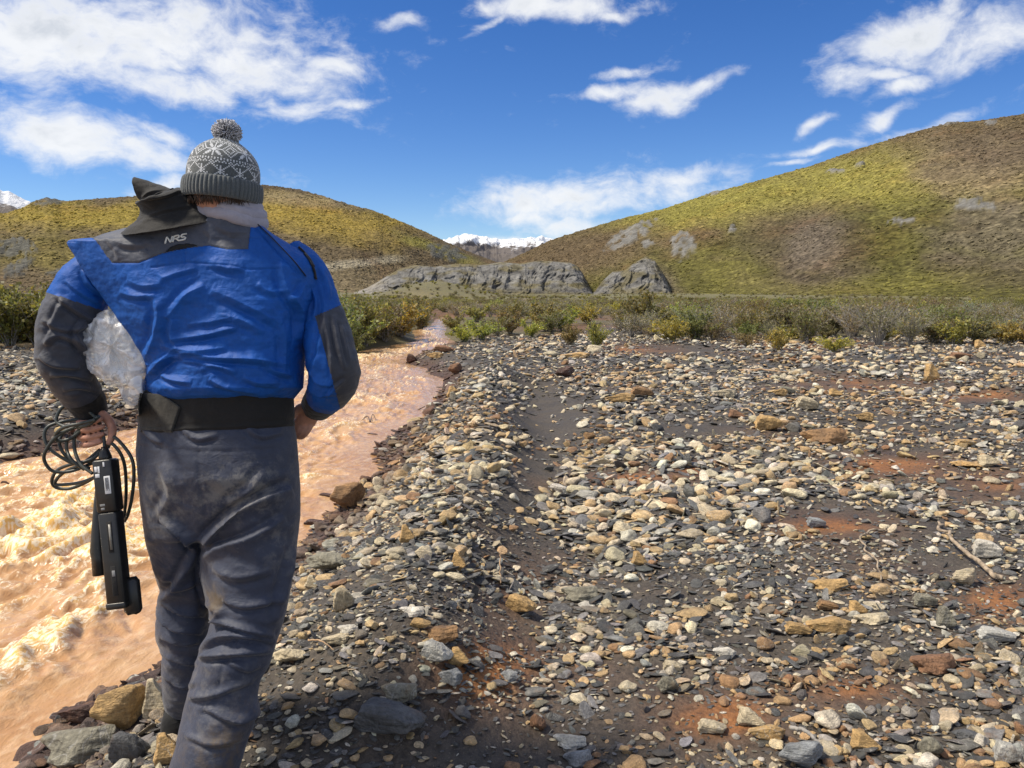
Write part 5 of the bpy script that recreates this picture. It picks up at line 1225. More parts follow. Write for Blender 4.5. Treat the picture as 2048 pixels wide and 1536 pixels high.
def jdisp(V, N):
    u, v, _ = proj(V); fc = sst(-.05, .4, facing(V, N))
    d = fold_amount(u, v, [(p_, h_, w_ * 1.25) for p_, h_, w_ in JF]) * 1.15 * fc + .006 * fbm(V[:, 0] * 5, V[:, 1] * 5, V[:, 2] * 7, 3) * fc
    d += .0035 * fc * fbm(V[:, 0] * 9 + V[:, 2] * 4, V[:, 1] * 9, V[:, 2] * 22, 3) * sst(480, 620, v) + .0012 * fbm(V[:, 0] * 50, V[:, 1] * 50, V[:, 2] * 50, 2) * fc
    for ln in (J([(600, 745), (760, 720), (960, 735), (1060, 755), (1200, 750)]), J([(752, 655), (757, 725)]), J([(1000, 1000), (1250, 1010)])[:0] or J([(1255, 940), (1270, 1010), (1260, 1120)])):
        q, _, _ = poly_dist(u, v, np.array(ln)); d -= .0018 * gauss(q / 2.2) * fc
    q, _, _ = poly_dist(u, v, np.concatenate([YOKE[5:], YOKE[:1]])); d -= .0018 * gauss(q / 2.0) * fc
    out = N * d[:, None]
    k = sst(20, 0, u - np.interp(v, *np.array(JL, float).T)) * fc * ((v > 484) & (v < 730)); out[:, 1] += k * -.008
    return out
def jreg(c, n):
    u, v, _ = proj(c); r = np.zeros(len(c), int); back = facing(c, n) > -.15
    r[inside(u, v, YOKE) & back] = 1; r[inside(u, v, OPENING_SHADE) & back] = 2
    return r
jobj, jme = split_build(jk, True, jreg, {0: ('jacket', MAT['blue'], None, 'blue waterproof dry top hanging loose at the left', 0), 1: ('yoke_panel', MAT['grey_nylon'], 0, 'grey shoulder yoke', .0008), 2: ('yoke_opening_shade', MAT['neoprene'], 0, None, -.001)}, person, jdisp, flip=True)
jacket = jobj[0]
# sleeves
def sleeve(pp, rr, n=230, sides=150):
    P = catmull(np.array([W(a, b, y) for a, b, y in pp]), n); r = np.interp(np.linspace(0, 1, n), np.linspace(0, 1, len(rr)), rr)
    k = np.ones(25) / 25; r = np.convolve(np.pad(r, 12, 'edge'), k, 'valid')
    return tube(P, r, sides)
sl_l = sleeve([(225, 515, 2.18), (180, 560, 2.165), (144, 625, 2.14), (128, 700, 2.12), (143, 755, 2.14), (172, 800, 2.18), (184, 828, 2.2)], [.05, .074, .074, .068, .062, .052, .046])
sl_r = sleeve([(575, 500, 2.19), (614, 548, 2.19), (643, 630, 2.165), (660, 700, 2.135), (668, 742, 2.13), (660, 775, 2.17), (643, 800, 2.23), (634, 812, 2.26)], [.045, .058, .062, .070, .072, .064, .052, .044])
SLF = [([(110, 590), (150, 620), (200, 650)], .007, 8), ([(85, 640), (130, 660), (180, 650)], .008, 9), ([(90, 690), (120, 670), (160, 690), (180, 720)], .009, 9), ([(80, 710), (110, 730), (160, 735)], .010, 9), ([(100, 750), (140, 750), (185, 760)], .008, 8), ([(125, 780), (160, 775), (200, 785)], .006, 7), ([(130, 600), (110, 640), (95, 690)], .007, 10), ([(165, 540), (180, 570), (210, 590)], .006, 8), ([(130, 560), (160, 585), (205, 610)], .005, 7), ([(170, 640), (150, 670), (165, 710)], .007, 8)]
SRF = [([(640, 560), (650, 620), (640, 690), (625, 750)], .006, 10), ([(665, 630), (675, 690), (690, 740)], .006, 7), ([(650, 640), (660, 700), (665, 760)], .005, 6), ([(680, 640), (690, 690), (700, 730)], .005, 6), ([(612, 770), (640, 790), (660, 785)], .008, 7), ([(620, 740), (640, 765), (670, 770)], .007, 7), ([(690, 760), (670, 775), (650, 800)], .006, 6), ([(615, 560), (632, 600), (628, 640)], .007, 8), ([(640, 530), (655, 570), (660, 600)], .005, 7)]
def sdisp(F_):
    def fn(V, N):
        u, v, _ = proj(V); fc = sst(-.1, .4, facing(V, N))
        return N * (1.4 * fold_amount(u, v, F_) * fc + .006 * fbm(V[:, 0] * 7, V[:, 1] * 7, V[:, 2] * 11, 3) + .0028 * fbm(V[:, 0] * 16, V[:, 1] * 16, V[:, 2] * 26, 3) - .002 * gauss((v - 0) / 1))[:, None]
    return fn
TL = np.repeat(np.linspace(0, 1, 229), 150)
def lreg(c, n):
    u, v, _ = proj(c); r = np.zeros(len(c), int); r[v > 588 + (u - 105) * .33] = 1; r[TL > .80] = 2; return r
def rreg(c, n):
    u, v, _ = proj(c); r = np.zeros(len(c), int); r[(u > 630 + (v - 630) * .27) & (v > 632 - (u - 630) * .42)] = 1; r[TL > .80] = 2; return r
for P, F_, rg in ((sl_l, SLF, lreg), (sl_r, SRF, rreg)):
    so, _ = split_build(P, True, rg, {0: ('sleeve', MAT['blue'], None, None, 0), 1: ('sleeve_panel', MAT['sleeve_grey'], 0, None, .0008), 2: ('cuff', MAT['neoprene'], 0, None, -.001)}, jacket, sdisp(F_))
# collar: collapsed black neck seal lying to the left of the neck
def ring_between(a, b, ya, yb, depth, n=72):
    A = W(*a, ya); B = W(*b, yb); c = (A + B) / 2; ax = (B - A) / 2; L = np.linalg.norm(ax); fw = np.array((0, 1.0, .25)); fw = fw - ax * (fw @ ax) / L**2; fw /= np.linalg.norm(fw)
    t = np.linspace(0, 2*np.pi, n, endpoint=False); return c + np.cos(t)[:, None] * ax + np.sin(t)[:, None] * fw * depth
CR = [((244, 466), (440, 436), 2.09, 2.11, .075), ((258, 452), (430, 427), 2.10, 2.11, .07), ((273, 440), (421, 419), 2.10, 2.11, .062), ((282, 426), (404, 409), 2.10, 2.11, .055), ((281, 414), (384, 394), 2.10, 2.10, .054), ((274, 406), (368, 381), 2.095, 2.095, .06), ((277, 402), (356, 376), 2.095, 2.09, .058), ((285, 401), (340, 377), 2.10, 2.09, .040), ((285, 400), (322, 370), 2.10, 2.09, .034), ((284, 400), (300, 363), 2.10, 2.09, .030), ((283, 400), (268, 353), 2.10, 2.09, .026)]
rings = np.array([ring_between(*q) for q in CR]); k_, n_ = rings.shape[:2]
P = catmull(rings.reshape(k_, -1), 110).reshape(110, n_, 3)
P2 = P[::-1][:28] * .0
cen = P.mean(1, keepdims=True); inn = cen + (P - cen) * np.array(.86)
full = np.concatenate([P, inn[::-1][:40]])
me = grid_mesh('collar', full, True, False); V = co_of(me); N = no_of(me); u, v, _ = proj(V)
V += N * (.004 * fbm(V[:, 0] * 14, V[:, 1] * 14, V[:, 2] * 22, 3) + fold_amount(u, v, [([(290, 398), (330, 392), (362, 380)], .006, 5), ([(283, 395), (300, 385), (330, 380)], .005, 5), ([(300, 430), (340, 418), (390, 410)], .003, 6), ([(340, 445), (343, 430), (338, 415)], .0025, 4), ([(375, 392), (390, 410), (410, 425)], .003, 5)]))[:, None]
me.vertices.foreach_set('co', V.astype(np.float32).ravel()); me.update()
collar = part('collar', me, MAT['neoprene'], jacket, label='black neoprene neck seal folded over to the left')
# lettering on the yoke
bvh = BVHTree.FromPolygons([tuple(c) for c in co_of(jme)], [tuple(p.vertices) for p in jme.polygons])
def on_jacket(q, off):
    d = Vector(ray(q[0], q[1])).normalized(); hit, nr, _, _ = bvh.ray_cast(Vector((0, 0, CAMZ)), d)
    if hit is None: return np.array(W(q[0], q[1], 2.05))
    if nr.dot(d) > 0: nr = -nr
    return np.array(hit + nr * off)
mb = MB()
GL = [[(0, 0), (.10, .95)], [(.10, .95), (.22, .92), (.66, .12), (.78, .06)], [(.78, .06), (.90, .98)], [(1.06, 0), (1.16, .92), (1.70, .94), (1.86, .84), (1.84, .60), (1.66, .48), (1.20, .46)], [(1.50, .46), (1.62, .30), (1.98, .0)],
      [(2.92, .93), (2.30, .95), (2.16, .84), (2.14, .62), (2.30, .52), (2.66, .47), (2.80, .36), (2.78, .14), (2.62, .05), (1.98, .04)]]
for st in GL:
    pl = []
    for (x, y) in st: pl.append((331 + (x + .12 * y) * 14.3, 487.5 - y * 12.5 - x * 2.8))
    pl = np.array(pl); dd = np.concatenate([[0], np.cumsum(np.linalg.norm(np.diff(pl, axis=0), axis=1))]); t = np.linspace(0, dd[-1], max(6, int(dd[-1] / 1.2)))
    pl = np.stack([np.interp(t, dd, pl[:, 0]), np.interp(t, dd, pl[:, 1])], 1)
    P = np.array([on_jacket(q, .0016) for q in pl]); mb.grid(tube(P, .0023, 6))
o = mb.build('lettering', MAT['logo'], jacket, label='pale grey slanted letters NRS')
# shoulder strap, buckle and zip
bvh_r = BVHTree.FromPolygons([tuple(c) for c in sl_r.reshape(-1, 3)], [tuple(f) for f in grid_faces(230, 150, True)])
def near_surface(q, off):
    d = Vector(ray(q[0], q[1])).normalized(); best = None
    for b in (bvh, bvh_r):
        hit, nr, _, ds = b.ray_cast(Vector((0, 0, CAMZ)), d)
        if hit is not None and (best is None or ds < best[1]): best = (hit - d * off, ds)
    return np.array(best[0]) if best else W(q[0], q[1], 2.12)
for nm, pl, r_w, mt in (('zip_cord', [(500, 434), (530, 462), (560, 492), (590, 524), (612, 552)], .0028, 'neoprene'), ('shoulder_strap', [(598, 494), (612, 508), (622, 524), (629, 542), (632, 558)], .006, 'neoprene'), ('strap_buckle', [(612, 510), (620, 520), (626, 532)], .010, 'black_plastic')):
    pl = catmull(np.array(pl, float), 24); P = np.array([near_surface(q, .004) for q in pl]); ob = MB().grid(tube(P, r_w, 8, flat=.5, up=(0, -1, 0.2))).build(nm, MAT[mt], jacket)

# ---- scarf
mb = MB()
for (zc, ry, tilt_, r_) in ((0, .070, -.17, .012), (-.016, .078, -.19, .012), (.012, .064, -.16, .011), (-.034, .080, -.2, .013)):
    c = W(461, 408, 2.150) + np.array((0, 0, zc)); t = np.linspace(0, 2*np.pi, 90, endpoint=False)
    rx = ry * 1.08; Pth = np.stack([np.cos(t) * rx, np.sin(t) * ry * .95, np.cos(t) * rx * tilt_ + .003 * np.sin(3*t)], -1) + c
    a = np.linspace(0, 2*np.pi, 12, endpoint=False); cen = Pth - c; rad = cen / np.linalg.norm(cen, axis=1)[:, None]
    G = Pth[:, None] + r_ * (np.cos(a)[None, :, None] * rad[:, None] + 1.5 * np.sin(a)[None, :, None] * np.array((0, 0, 1.0)))
    G += (.0025 * fbm(G[..., 0] * 50, G[..., 1] * 50, G[..., 2] * 50, 2))[..., None]
    V = G.reshape(-1, 3); ny, nx = 90, 12; f = []
    j, i = np.meshgrid(np.arange(ny), np.arange(nx), indexing='ij'); j2 = (j + 1) % ny; i2 = (i + 1) % nx
    mb.add(V, np.stack([j*nx+i, j*nx+i2, j2*nx+i2, j2*nx+i], -1).reshape(-1, 4))
me = mb.build('neck_scarf', MAT['scarf']); me.parent = person; me.matrix_parent_inverse = PINV; me['label'] = 'pale lavender neck scarf'

# ---- knitted hat
HC = W(444, 396, 2.035); HC = np.array((W(444, 396, 2.137)[0], 2.137, HC[2] + .004))
def tilt_h(P):
    r_, p_ = R(5), R(-3); P = np.asarray(P, float); x, y, z = P[..., 0], P[..., 1], P[..., 2]
    x, z = x * math.cos(r_) + z * math.sin(r_), -x * math.sin(r_) + z * math.cos(r_)
    y, z = y * math.cos(p_) - z * math.sin(p_), y * math.sin(p_) + z * math.cos(p_)
    return np.stack([x, y, z], -1) * .955 + HC
NS, NR = 144, 52
prof = catmull(np.array([(.046, .099), (.070, .099), (.096, .096), (.122, .086), (.144, .068), (.162, .043), (.173, .018), (.175, .004)]), NR + 1)
a = np.linspace(0, 2*np.pi, NS, endpoint=False)
P = np.stack([np.cos(a)[None] * prof[:, 1:2], np.sin(a)[None] * prof[:, 1:2] * 1.03, np.repeat(prof[:, :1], NS, 1)], -1)
P *= 1 + .012 * fbm(P[..., 0] * 14, P[..., 1] * 14, P[..., 2] * 14, 2)[..., None]
me = grid_mesh('hat_crown', tilt_h(P), True)
def stitch(i, j):
    m = i % 24; dx = m - 12; e = dx if abs(dx) <= 12 else 0; de = min(m, 24 - m)
    if j < 1: return 0
    if j < 13: return int((i + j) % 12 == 0 or (i - j) % 12 == 0 or (m % 12 == 6 and 4 <= j <= 10) or (i + j) % 12 == 2 and j % 2 == 0)
    if j < 17: return int((i + j) % 2 == 0 if j in (13, 16) else (i + 2 * j) % 4 == 0)
    if j < 31:
        dy = j - 24 + .0; ax_, ay_ = abs(dx), abs(dy)
        if max(ax_, ay_) <= 6 and (ax_ == ay_ or (ax_ == 0) or (ay_ == 0) or (abs(ax_ - ay_) == 1 and max(ax_, ay_) in (3, 4, 5))): return 1
        return int(de + ay_ in (6, 3) and de < 6)
    if j < 34: return int((i + j) % 2 == 0 if j == 31 else (i % 4 == 0 if j == 32 else (i + j) % 2 == 0))
    if j < 44: return int((i + j) % 12 == 0 or (i - j) % 12 == 0 or (m % 12 == 6 and 36 <= j <= 40))
    if j < 47: return int((i + j) % 2 == 0)
    return 2
dk, wt_, md_ = np.array((.060, .070, .076)), np.array((.47, .49, .52)), np.array((.21, .22, .24))
cols = np.array([[(dk, wt_, md_)[stitch(i, j)] for i in range(NS)] for j in range(NR)]).reshape(-1, 3) * rng.uniform(.85, 1.15, (NS * NR, 1))
set_attr(me, 'tint', cols, 'FLOAT_COLOR', 'FACE')
hat = part('knitted_hat', me, MAT['knit'], label='grey fair-isle knitted hat with snowflake pattern')
NSb = 480; a = np.linspace(0, 2*np.pi, NSb, endpoint=False); rib = np.abs(np.sin(a * 28)) ** .6
bp = catmull(np.array([(.004, .092), (-.001, .099), (.004, .1055), (.018, .1085), (.036, .1085), (.050, .106), (.056, .101), (.050, .095)]), 34)
amt = np.interp(bp[:, 1], [.095, .105], [0, 1])
P = np.stack([np.cos(a)[None] * (bp[:, 1:2] + .0050 * (rib[None] - .6) * amt[:, None]), 1.03 * np.sin(a)[None] * (bp[:, 1:2] + .0050 * (rib[None] - .6) * amt[:, None]), np.repeat(bp[:, :1], NSb, 1)], -1)
P *= 1 + .010 * fbm(P[..., 0] * 10, P[..., 1] * 10, 3.0, 2)[..., None]
me = grid_mesh('hat_brim', tilt_h(P), True); set_attr(me, 'tint', np.repeat((dk * 1.15)[None], len(me.vertices), 0))
brim = part('hat_brim', me, MAT['knit'], hat, label='dark grey ribbed brim')
mb = MB(); tc_ = []; r_ = np.random.default_rng(8); pc = np.array((.002, 0, .191))
for i in range(1500):
    d = r_.normal(size=3); d /= np.linalg.norm(d)
    if d[2] < -.75: continue
    L = .041 * r_.uniform(.84, 1.06) * (1 - .18 * max(0, -d[2])); s = np.cross(d, r_.normal(size=3)); s /= np.linalg.norm(s)
    pth = np.array([pc + d * .012, pc + d * L * .6 + s * .002, pc + d * L + s * r_.uniform(-.005, .005) - np.array((0, 0, .002))])
    mb.grid(tilt_h(tube(pth, [.0009, .0015, .0013], 4)), caps=True); cc = (np.array((.30, .30, .33)), np.array((.46, .46, .50)), np.array((.19, .20, .22)), np.array((.55, .55, .60)))[r_.integers(4)]; tc_ += [cc] * 14
fs = [np.concatenate(mb.f3), np.concatenate(mb.f4)]; me = raw_mesh('pompom', np.concatenate(mb.v), fs)
set_attr(me, 'tint', np.array(tc_)); part('pompom', me, MAT['knit'], hat, label='fluffy grey bobble')

# ---- body: one continuous surface, mostly inside the clothes
def tb(pts, rr, n=24, s=20, flat=1.0, up=(0, 0, 1)): return tube(catmull(np.array(pts, float), n), np.interp(np.linspace(0, 1, n), np.linspace(0, 1, len(rr)), rr), s, flat, up)
def ellipsoid(c, r, n=20):
    t = np.linspace(.03, np.pi - .03, n)[:, None]; p = np.linspace(0, 2*np.pi, 28, endpoint=False)[None]
    return np.stack([np.sin(t)*np.cos(p)*r[0], np.sin(t)*np.sin(p)*r[1], -np.cos(t)*np.ones_like(p)*r[2]], -1) + np.asarray(c)
hd = HC + np.array((0, .012, .015))
parts = [ellipsoid(hd + np.array((0, 0, .01)), (.076, .094, .112)), ellipsoid(hd + np.array((0, .035, -.065)), (.058, .058, .058)), ellipsoid(hd + np.array((0, .102, -.03)), (.013, .018, .026), 10),
         ellipsoid(hd + np.array((-.077, .01, -.02)), (.010, .018, .030), 10), ellipsoid(hd + np.array((.077, .01, -.02)), (.010, .018, .030), 10), ellipsoid(hd + np.array((0, .092, -.075)), (.024, .012, .008), 10),
         tb([hd + np.array((0, -.005, -.03)), hd + np.array((0, -.01, -.12)), W(455, 470, 2.20)], [.052, .052, .06]),
         tb([W(452, 455, 2.20), W(445, 560, 2.19), W(440, 720, 2.19), W(436, 850, 2.17), W(435, 960, 2.16)], [.07, .10, .085, .08, .09], 30, 24)]
LS_ = [W(225, 525, 2.18), W(180, 560, 2.165), W(140, 625, 2.145), W(127, 700, 2.125), W(145, 755, 2.145), W(174, 800, 2.185), W(181, 826, 2.2)]
RS_ = [W(575, 515, 2.19), W(614, 555, 2.19), W(641, 630, 2.165), W(658, 700, 2.14), W(664, 740, 2.14), W(656, 775, 2.18), W(640, 802, 2.24), W(628, 818, 2.27)]
parts += [tb([W(440, 560, 2.2)] + LS_, [.04, .035, .040, .044, .042, .038, .032, .027], 60), tb([W(440, 560, 2.2)] + RS_, [.04, .03, .036, .044, .042, .040, .034, .030, .027], 60)]
parts += [tb([W(380, 920, 2.16), W(365, 1100, 2.20), W(365, 1260, 2.275), W(360, 1410, 2.37)], [.06, .05, .035, .03]), tb([W(480, 920, 2.16), W(490, 1100, 2.13), W(485, 1260, 2.08), W(430, 1480, 1.99), W(390, 1640, 1.93)], [.06, .05, .04, .035, .03])]
# left hand: palm turned back, fingers closed on the cable, thumb down the right side
def C(*q): return [W(a, b, y) for a, b, y in q]
parts += [tb(C((182, 816, 2.2), (181, 832, 2.198), (183, 858, 2.196), (188, 884, 2.192)), [.024, .031, .032, .024], 18, 20, .5, up=(1, 0, 0))]
for (bv, x1, k) in ((840, 203, 1.0), (855, 207, 1.05), (870, 206, 1.0), (885, 203, .86)):
    parts.append(tb(C((178, bv - 6, 2.192), (161 + 4 * (1 - k) * 10, bv + 1, 2.180), (160 + 4 * (1 - k) * 10, bv + 5, 2.158), (178, bv + 5, 2.141), (x1 - 4, bv - 1, 2.140), (x1, bv - 3, 2.145)), [.0090, .0088, .0085, .0082, .0076, .0062], 30, 14))
parts.append(tb(C((199, 826, 2.188), (215, 838, 2.17), (225, 858, 2.155), (223, 876, 2.147), (216, 889, 2.145)), [.014, .0135, .0112, .0102, .0085], 22, 14))
# right hand: relaxed, palm towards the hip, fingers pointing down and forward
parts += [tb(C((630, 814, 2.268), (620, 828, 2.272), (609, 846, 2.278)), [.024, .033, .034], 16, 20, .5, up=(1, 0, .9))]
for (bu, bv, y0, k) in ((596, 838, 2.272, .95), (602, 846, 2.272, 1.05), (609, 853, 2.274, 1.0), (617, 857, 2.278, .85)):
    parts.append(tb(C((bu + 4, bv - 6, y0), (bu - 5, bv + 10 * k, y0 - .008), (bu - 12, bv + 18 * k, y0 - .004), (bu - 19, bv + 21 * k, y0 + .006)), [.0102, .0098, .0092, .0078], 20, 14))
parts.append(tb(C((616, 815, 2.262), (601, 815, 2.25), (591, 824, 2.24), (586, 836, 2.238)), [.013, .0125, .0112, .0088], 18, 14))
bmesh_ = voxel(parts, .0034, 3)
body = part('body', bmesh_, MAT['skin'])
for sx in (-1, 1): 
    e = MB().grid(ellipsoid(hd + np.array((sx * .031, .083, -.005)), (.011, .011, .011), 10)).build('eye', MAT['eye'], body); e.matrix_parent_inverse = Matrix()
mb = MB()
for i in range(160):
    t = r_.uniform(math.pi * 1.12, math.pi * 1.88); q = HC + np.array((math.cos(t) * .088, math.sin(t) * .092, .006)); e = q + np.array((r_.normal(0, .006), r_.normal(0, .004) + .006, -r_.uniform(.014, .026)))
    mb.grid(tube(np.array([q, (q + e) / 2 + r_.normal(0, .001, 3), e]), [.0012, .0012, .0005], 4))
hr = mb.build('hair', MAT['hair'], body); hr.matrix_parent_inverse = Matrix()
# boots
def boot(ank, lab, toe=1.0):
    ank = np.asarray(ank, float); gz = float(H(np.array([ank[0]]), np.array([ank[1] + .05]))[0]) - .005
    rows = []
    for (yy_, w_, z1) in ((-.075, .030, .06), (-.06, .042, .085), (-.02, .046, .11), (.05, .047, .10), (.11, .050, .078), (.16, .047, .062), (.195, .034, .05), (.205, .018, .035)):
        t = np.linspace(0, 2*np.pi, 24, endpoint=False); x = np.cos(t) * w_; z = np.clip(np.sin(t) * .75 + .45, 0, 1.2) / 1.2 * z1
        rows.append(np.stack([ank[0] + x, np.full(24, ank[1] + yy_ * (toe if yy_ > 0 else 1)), gz + z], -1))
    mb = MB().grid(catmull(np.array(rows).reshape(8, -1), 30).reshape(30, 24, 3))
    mb.grid(tube(catmull(np.array([(ank[0], ank[1] - .02, gz + .06), (ank[0], ank[1] - .012, gz + .10), (ank[0], ank[1] - .004, max(ank[2], gz + .13))]), 10), [.040] * 10, 24))
    b = mb.build('boot', MAT['neoprene'], person, label=lab); b.matrix_parent_inverse = PINV
    s = MB().grid(np.array([[(ank[0] + math.cos(q) * .052, ank[1] + .062 * toe + math.sin(q) * (.08 + .062 * toe), gz + zz) for q in np.linspace(0, 6.283, 32, endpoint=False)] for zz in (-.012, .014)])).build('boot_sole', MAT['black_plastic'], b); s.matrix_parent_inverse = Matrix()
boot(W(362, 1432, 2.39), 'black boot on the leading foot'); boot(W(398, 1592, 1.945), 'black boot on the trailing foot', .6)

# ------------------------------------------------------------------ bottle in a plastic bag under the left arm
bc = W(236, 696, 2.115); t = np.linspace(0, 2*np.pi, 64, endpoint=False)
def sq(r, k=.30): return r / (np.abs(np.cos(t)) ** (2 + 6 * k) + np.abs(np.sin(t)) ** (2 + 6 * k)) ** (1 / (2 + 6 * k))
rows = []
for (yy_, r) in ((.004, .004), (.003, .014), (-.001, .017), (.004, .020), (.004, .032), (.000, .036), (.004, .040), (.002, .056), (-.003, .062), (.002, .070), (.014, .0755), (.03, .077), (.15, .077), (.19, .070), (.215, .045), (.23, .024), (.25, .023), (.262, .023)):
    rr = sq(r, .25 if r > .045 else 0); rows.append(np.stack([bc[0] + np.cos(t) * rr, np.full(64, bc[1] + yy_), bc[2] + np.sin(t) * rr * 1.05], -1))
bot = MB().grid(np.array(rows)).build('sample_bottle', MAT['bottle'], label='milky plastic sample bottle inside the bag under the left arm', cat='bottle')
cp = []
for (yy_, r) in ((.24, .027), (.275, .027), (.278, .024)): cp.append(np.stack([bc[0] + np.cos(t) * r, np.full(64, bc[1] + yy_), bc[2] + np.sin(t) * r], -1))
capo = MB().grid(np.array(cp)).build('bottle_cap', MAT['sticker'], bot)
n1_, n2_ = 80, 110; tt_ = np.linspace(0, 2*np.pi, n2_, endpoint=False); rows = []
for i in range(n1_):
    f = i / (n1_ - 1); yy_ = -.022 + .27 * f ** 1.6; prof_ = (min(1, f / .16) ** .5) * (1 if f < .8 else 1 - .5 * (f - .8) / .2)
    rx_ = .086 * prof_; rz_ = .098 * prof_
    x = np.cos(tt_) * rx_; z = np.sin(tt_) * rz_
    droop = np.exp(-((tt_ - 4.95) / .42) ** 2) * .075 * prof_ * np.clip(1 - f * .8, 0, 1); z = z - droop; x = x + droop * .35
    rows.append(np.stack([bc[0] + x, bc[1] + yy_ + 0 * x, bc[2] + z], -1))
P = np.array(rows); P[..., 0] += .010 * fbm(P[..., 0] * 20, P[..., 1] * 30 + 3, P[..., 2] * 20, 2); P[..., 2] += .010 * fbm(P[..., 0] * 20 + 9, P[..., 1] * 30, P[..., 2] * 20, 2); d = .009 * (1 - 2.4 * np.abs(fbm(P[..., 0] * 17, P[..., 1] * 17, P[..., 2] * 17, 2))) + .005 * (1 - 2.4 * np.abs(fbm(P[..., 0] * 40, P[..., 1] * 40, P[..., 2] * 40, 2)))
cen = np.array((bc[0], bc[1] + .1, bc[2])); dr = P - cen; dr /= np.linalg.norm(dr, axis=-1, keepdims=True) + 1e-9
me = grid_mesh('plastic_bag', P + dr * d[..., None], True, True); link('plastic_bag', me, MAT['bag'], label='crumpled clear plastic bag wrapped round the bottle under the left arm', cat='bag')

# ------------------------------------------------------------------ water probe and its cable
A = W(211, 918, 2.125); B = W(240, 1212, 2.06); axz = B - A; Ls = np.linalg.norm(axz); axz = axz / Ls
axx = np.array((1.0, 0, 0)); axx = axx - axz * (axx @ axz); axx /= np.linalg.norm(axx); axy = np.cross(axz, axx)   # axy points away from the camera
if axy[1] < 0: axy = -axy
def SPt(x, y, t): return A + axx * x + axy * y + axz * (t * Ls)
probe = bpy.data.objects.new('water_probe', None); COL.objects.link(probe); probe.location = tuple(B); probe['label'] = 'black water-quality probe hanging from the left hand'; probe['category'] = 'probe'
QINV = Matrix.Translation(-Vector(probe.location))
def pp(mb, name, mat, par=None, lab=None):
    o = mb.build(name, MAT[mat], par or probe, label=lab); o.matrix_parent_inverse = QINV if par is None else Matrix(); return o
def box(x, y, t0, t1, hx, hy, r=.004): return rbox(SPt(x, y, (t0 + t1) / 2), axx, axy, axz, hx, hy, (t1 - t0) * Ls / 2, r)
head = pp(MB().grid(box(0, 0, .0, .36, .0275, .024, .006)), 'sensor_housing', 'black_plastic')
tubem = MB().grid(box(0, 0, .355, 1.0, .0262, .0235, .007)).grid(box(0, 0, .965, 1.01, .0275, .025, .004))
guard = pp(tubem, 'sensor_guard', 'black_plastic')
for (t0, t1) in ((.42, .63), (.72, .92)): pp(MB().grid(box(.004, -.0232, t0, t1, .0075, .0012, .001)), 'guard_slot', 'neoprene', guard)
pp(MB().grid(tube(np.array([SPt(.005, -.021, .44), SPt(.005, -.021, .61)]), .0048, 12)), 'sensor_rod', 'steel', guard)
pp(MB().grid(box(.004, -.0240, .75, .79, .0045, .001, .0006)), 'sensor_chip', 'print', guard)
pp(MB().grid(tube(np.array([SPt(0, 0, -.085), SPt(0, 0, -.05), SPt(0, 0, -.02), SPt(0, 0, .01)]), [.008, .013, .017, .018], 20)), 'cable_gland', 'black_plastic')
side_p = np.array([SPt(-.034, .016, .19), SPt(-.038, .016, .30), SPt(-.046, .016, .48), SPt(-.052, .016, .62), SPt(-.051, .016, .66), SPt(-.051, .016, .78)])
su = pp(MB().grid(tube(side_p, [.012, .017, .023, .027, .026, .027], 20, flat=.85)), 'calibration_cup', 'black_plastic')
for (x, t_) in ((-.042, .60), (-.056, .62)): pp(MB().grid(tube(np.array([SPt(x - .002, -.004, t_), SPt(x - .002, -.0085, t_)]), .004, 10)), 'cup_screw', 'cable', su)
pp(MB().grid(rbox(SPt(.030, .012, .945), axx, axy, axz, .024, .014, .052, .012)), 'guard_foot', 'black_plastic')
st = pp(MB().grid(box(.0115, -.0247, .115, .235, .0085, .0006, .0004)), 'sticker', 'sticker', head)
for i in range(5): pp(MB().grid(box(.0115 + (-.005 + i * .0022), -.0254, .125, .215 - .012 * (i % 2), .0006, .0003, .0002)), 'sticker_print', 'black_plastic', st)
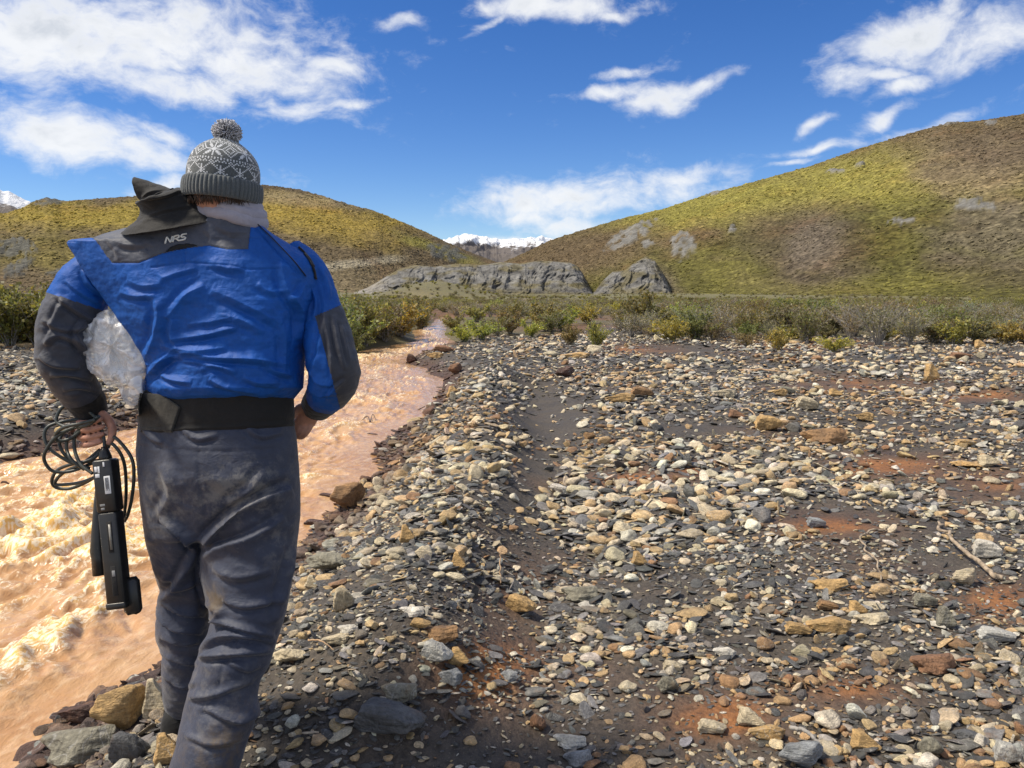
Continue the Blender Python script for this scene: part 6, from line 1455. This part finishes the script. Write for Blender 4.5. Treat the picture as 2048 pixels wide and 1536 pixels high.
for (x, t0, t1, hx) in ((-.017, .045, .082, .0035), (-.009, .045, .09, .0028), (-.014, .095, .12, .006), (.006, .02, .05, .0025), (-.008, .30, .315, .007), (-.008, .325, .34, .005)):
    pp(MB().grid(box(x, -.0244, t0, t1, hx, .0005, .0003)), 'printed_mark', 'sticker' if t0 < .1 else 'print', head)
S3 = lambda l: [(60 + a / 3.2, 780 + b / 3.2) for a, b in l]
loops = [S3([(478, 370), (470, 300), (430, 190), (330, 110), (230, 100), (180, 150), (175, 210), (260, 240), (370, 225), (440, 170)]),
         S3([(440, 165), (350, 240), (260, 310), (180, 325), (165, 285), (215, 240), (320, 215), (420, 190)]),
         S3([(430, 200), (300, 190), (180, 210), (110, 240), (92, 300), (120, 370), (200, 430), (290, 470), (400, 440), (455, 390)]),
         S3([(450, 380), (330, 470), (250, 440), (200, 380), (190, 320), (230, 260), (330, 220)]),
         S3([(330, 220), (180, 290), (100, 390), (95, 460), (150, 520), (260, 520), (370, 480), (440, 450)]),
         S3([(440, 450), (290, 470), (180, 510), (140, 580), (170, 625), (260, 630), (360, 590), (425, 550)]),
         S3([(425, 555), (330, 590), (230, 605), (160, 600), (200, 540), (300, 490), (380, 500)]),
         S3([(330, 230), (285, 300), (290, 400), (330, 480), (400, 535)]), S3([(240, 300), (235, 380), (270, 450), (350, 510)])]
right_l = [S3([(500, 370), (530, 300), (600, 360), (655, 450), (665, 560), (650, 700), (625, 800), (605, 840)]), S3([(490, 360), (520, 340), (575, 400), (605, 480), (615, 600), (612, 720), (600, 830)])]
cab = bpy.data.objects.new('probe_cable', None); COL.objects.link(cab); cab['label'] = 'coiled dark rubber cable held in the left hand'; cab['category'] = 'cable'
cl_ = W(160, 870, 2.16); cab.location = tuple(cl_); CINV = Matrix.Translation(-Vector(cab.location))
for i, lp in enumerate(loops + right_l):
    yb_ = [2.135, 2.125, 2.15, 2.165, 2.14, 2.175, 2.16, 2.13, 2.15, 2.15, 2.165][i]; nn = len(lp)
    P = np.array([W(a, b, yb_ + .022 * math.sin(k / nn * 5 + i)) for k, (a, b) in enumerate(lp)]); P = catmull(P, 14 * nn)
    o = MB().grid(tube(P, .0048, 10)).build('cable_loop', MAT['cable'], cab); o.matrix_parent_inverse = CINV
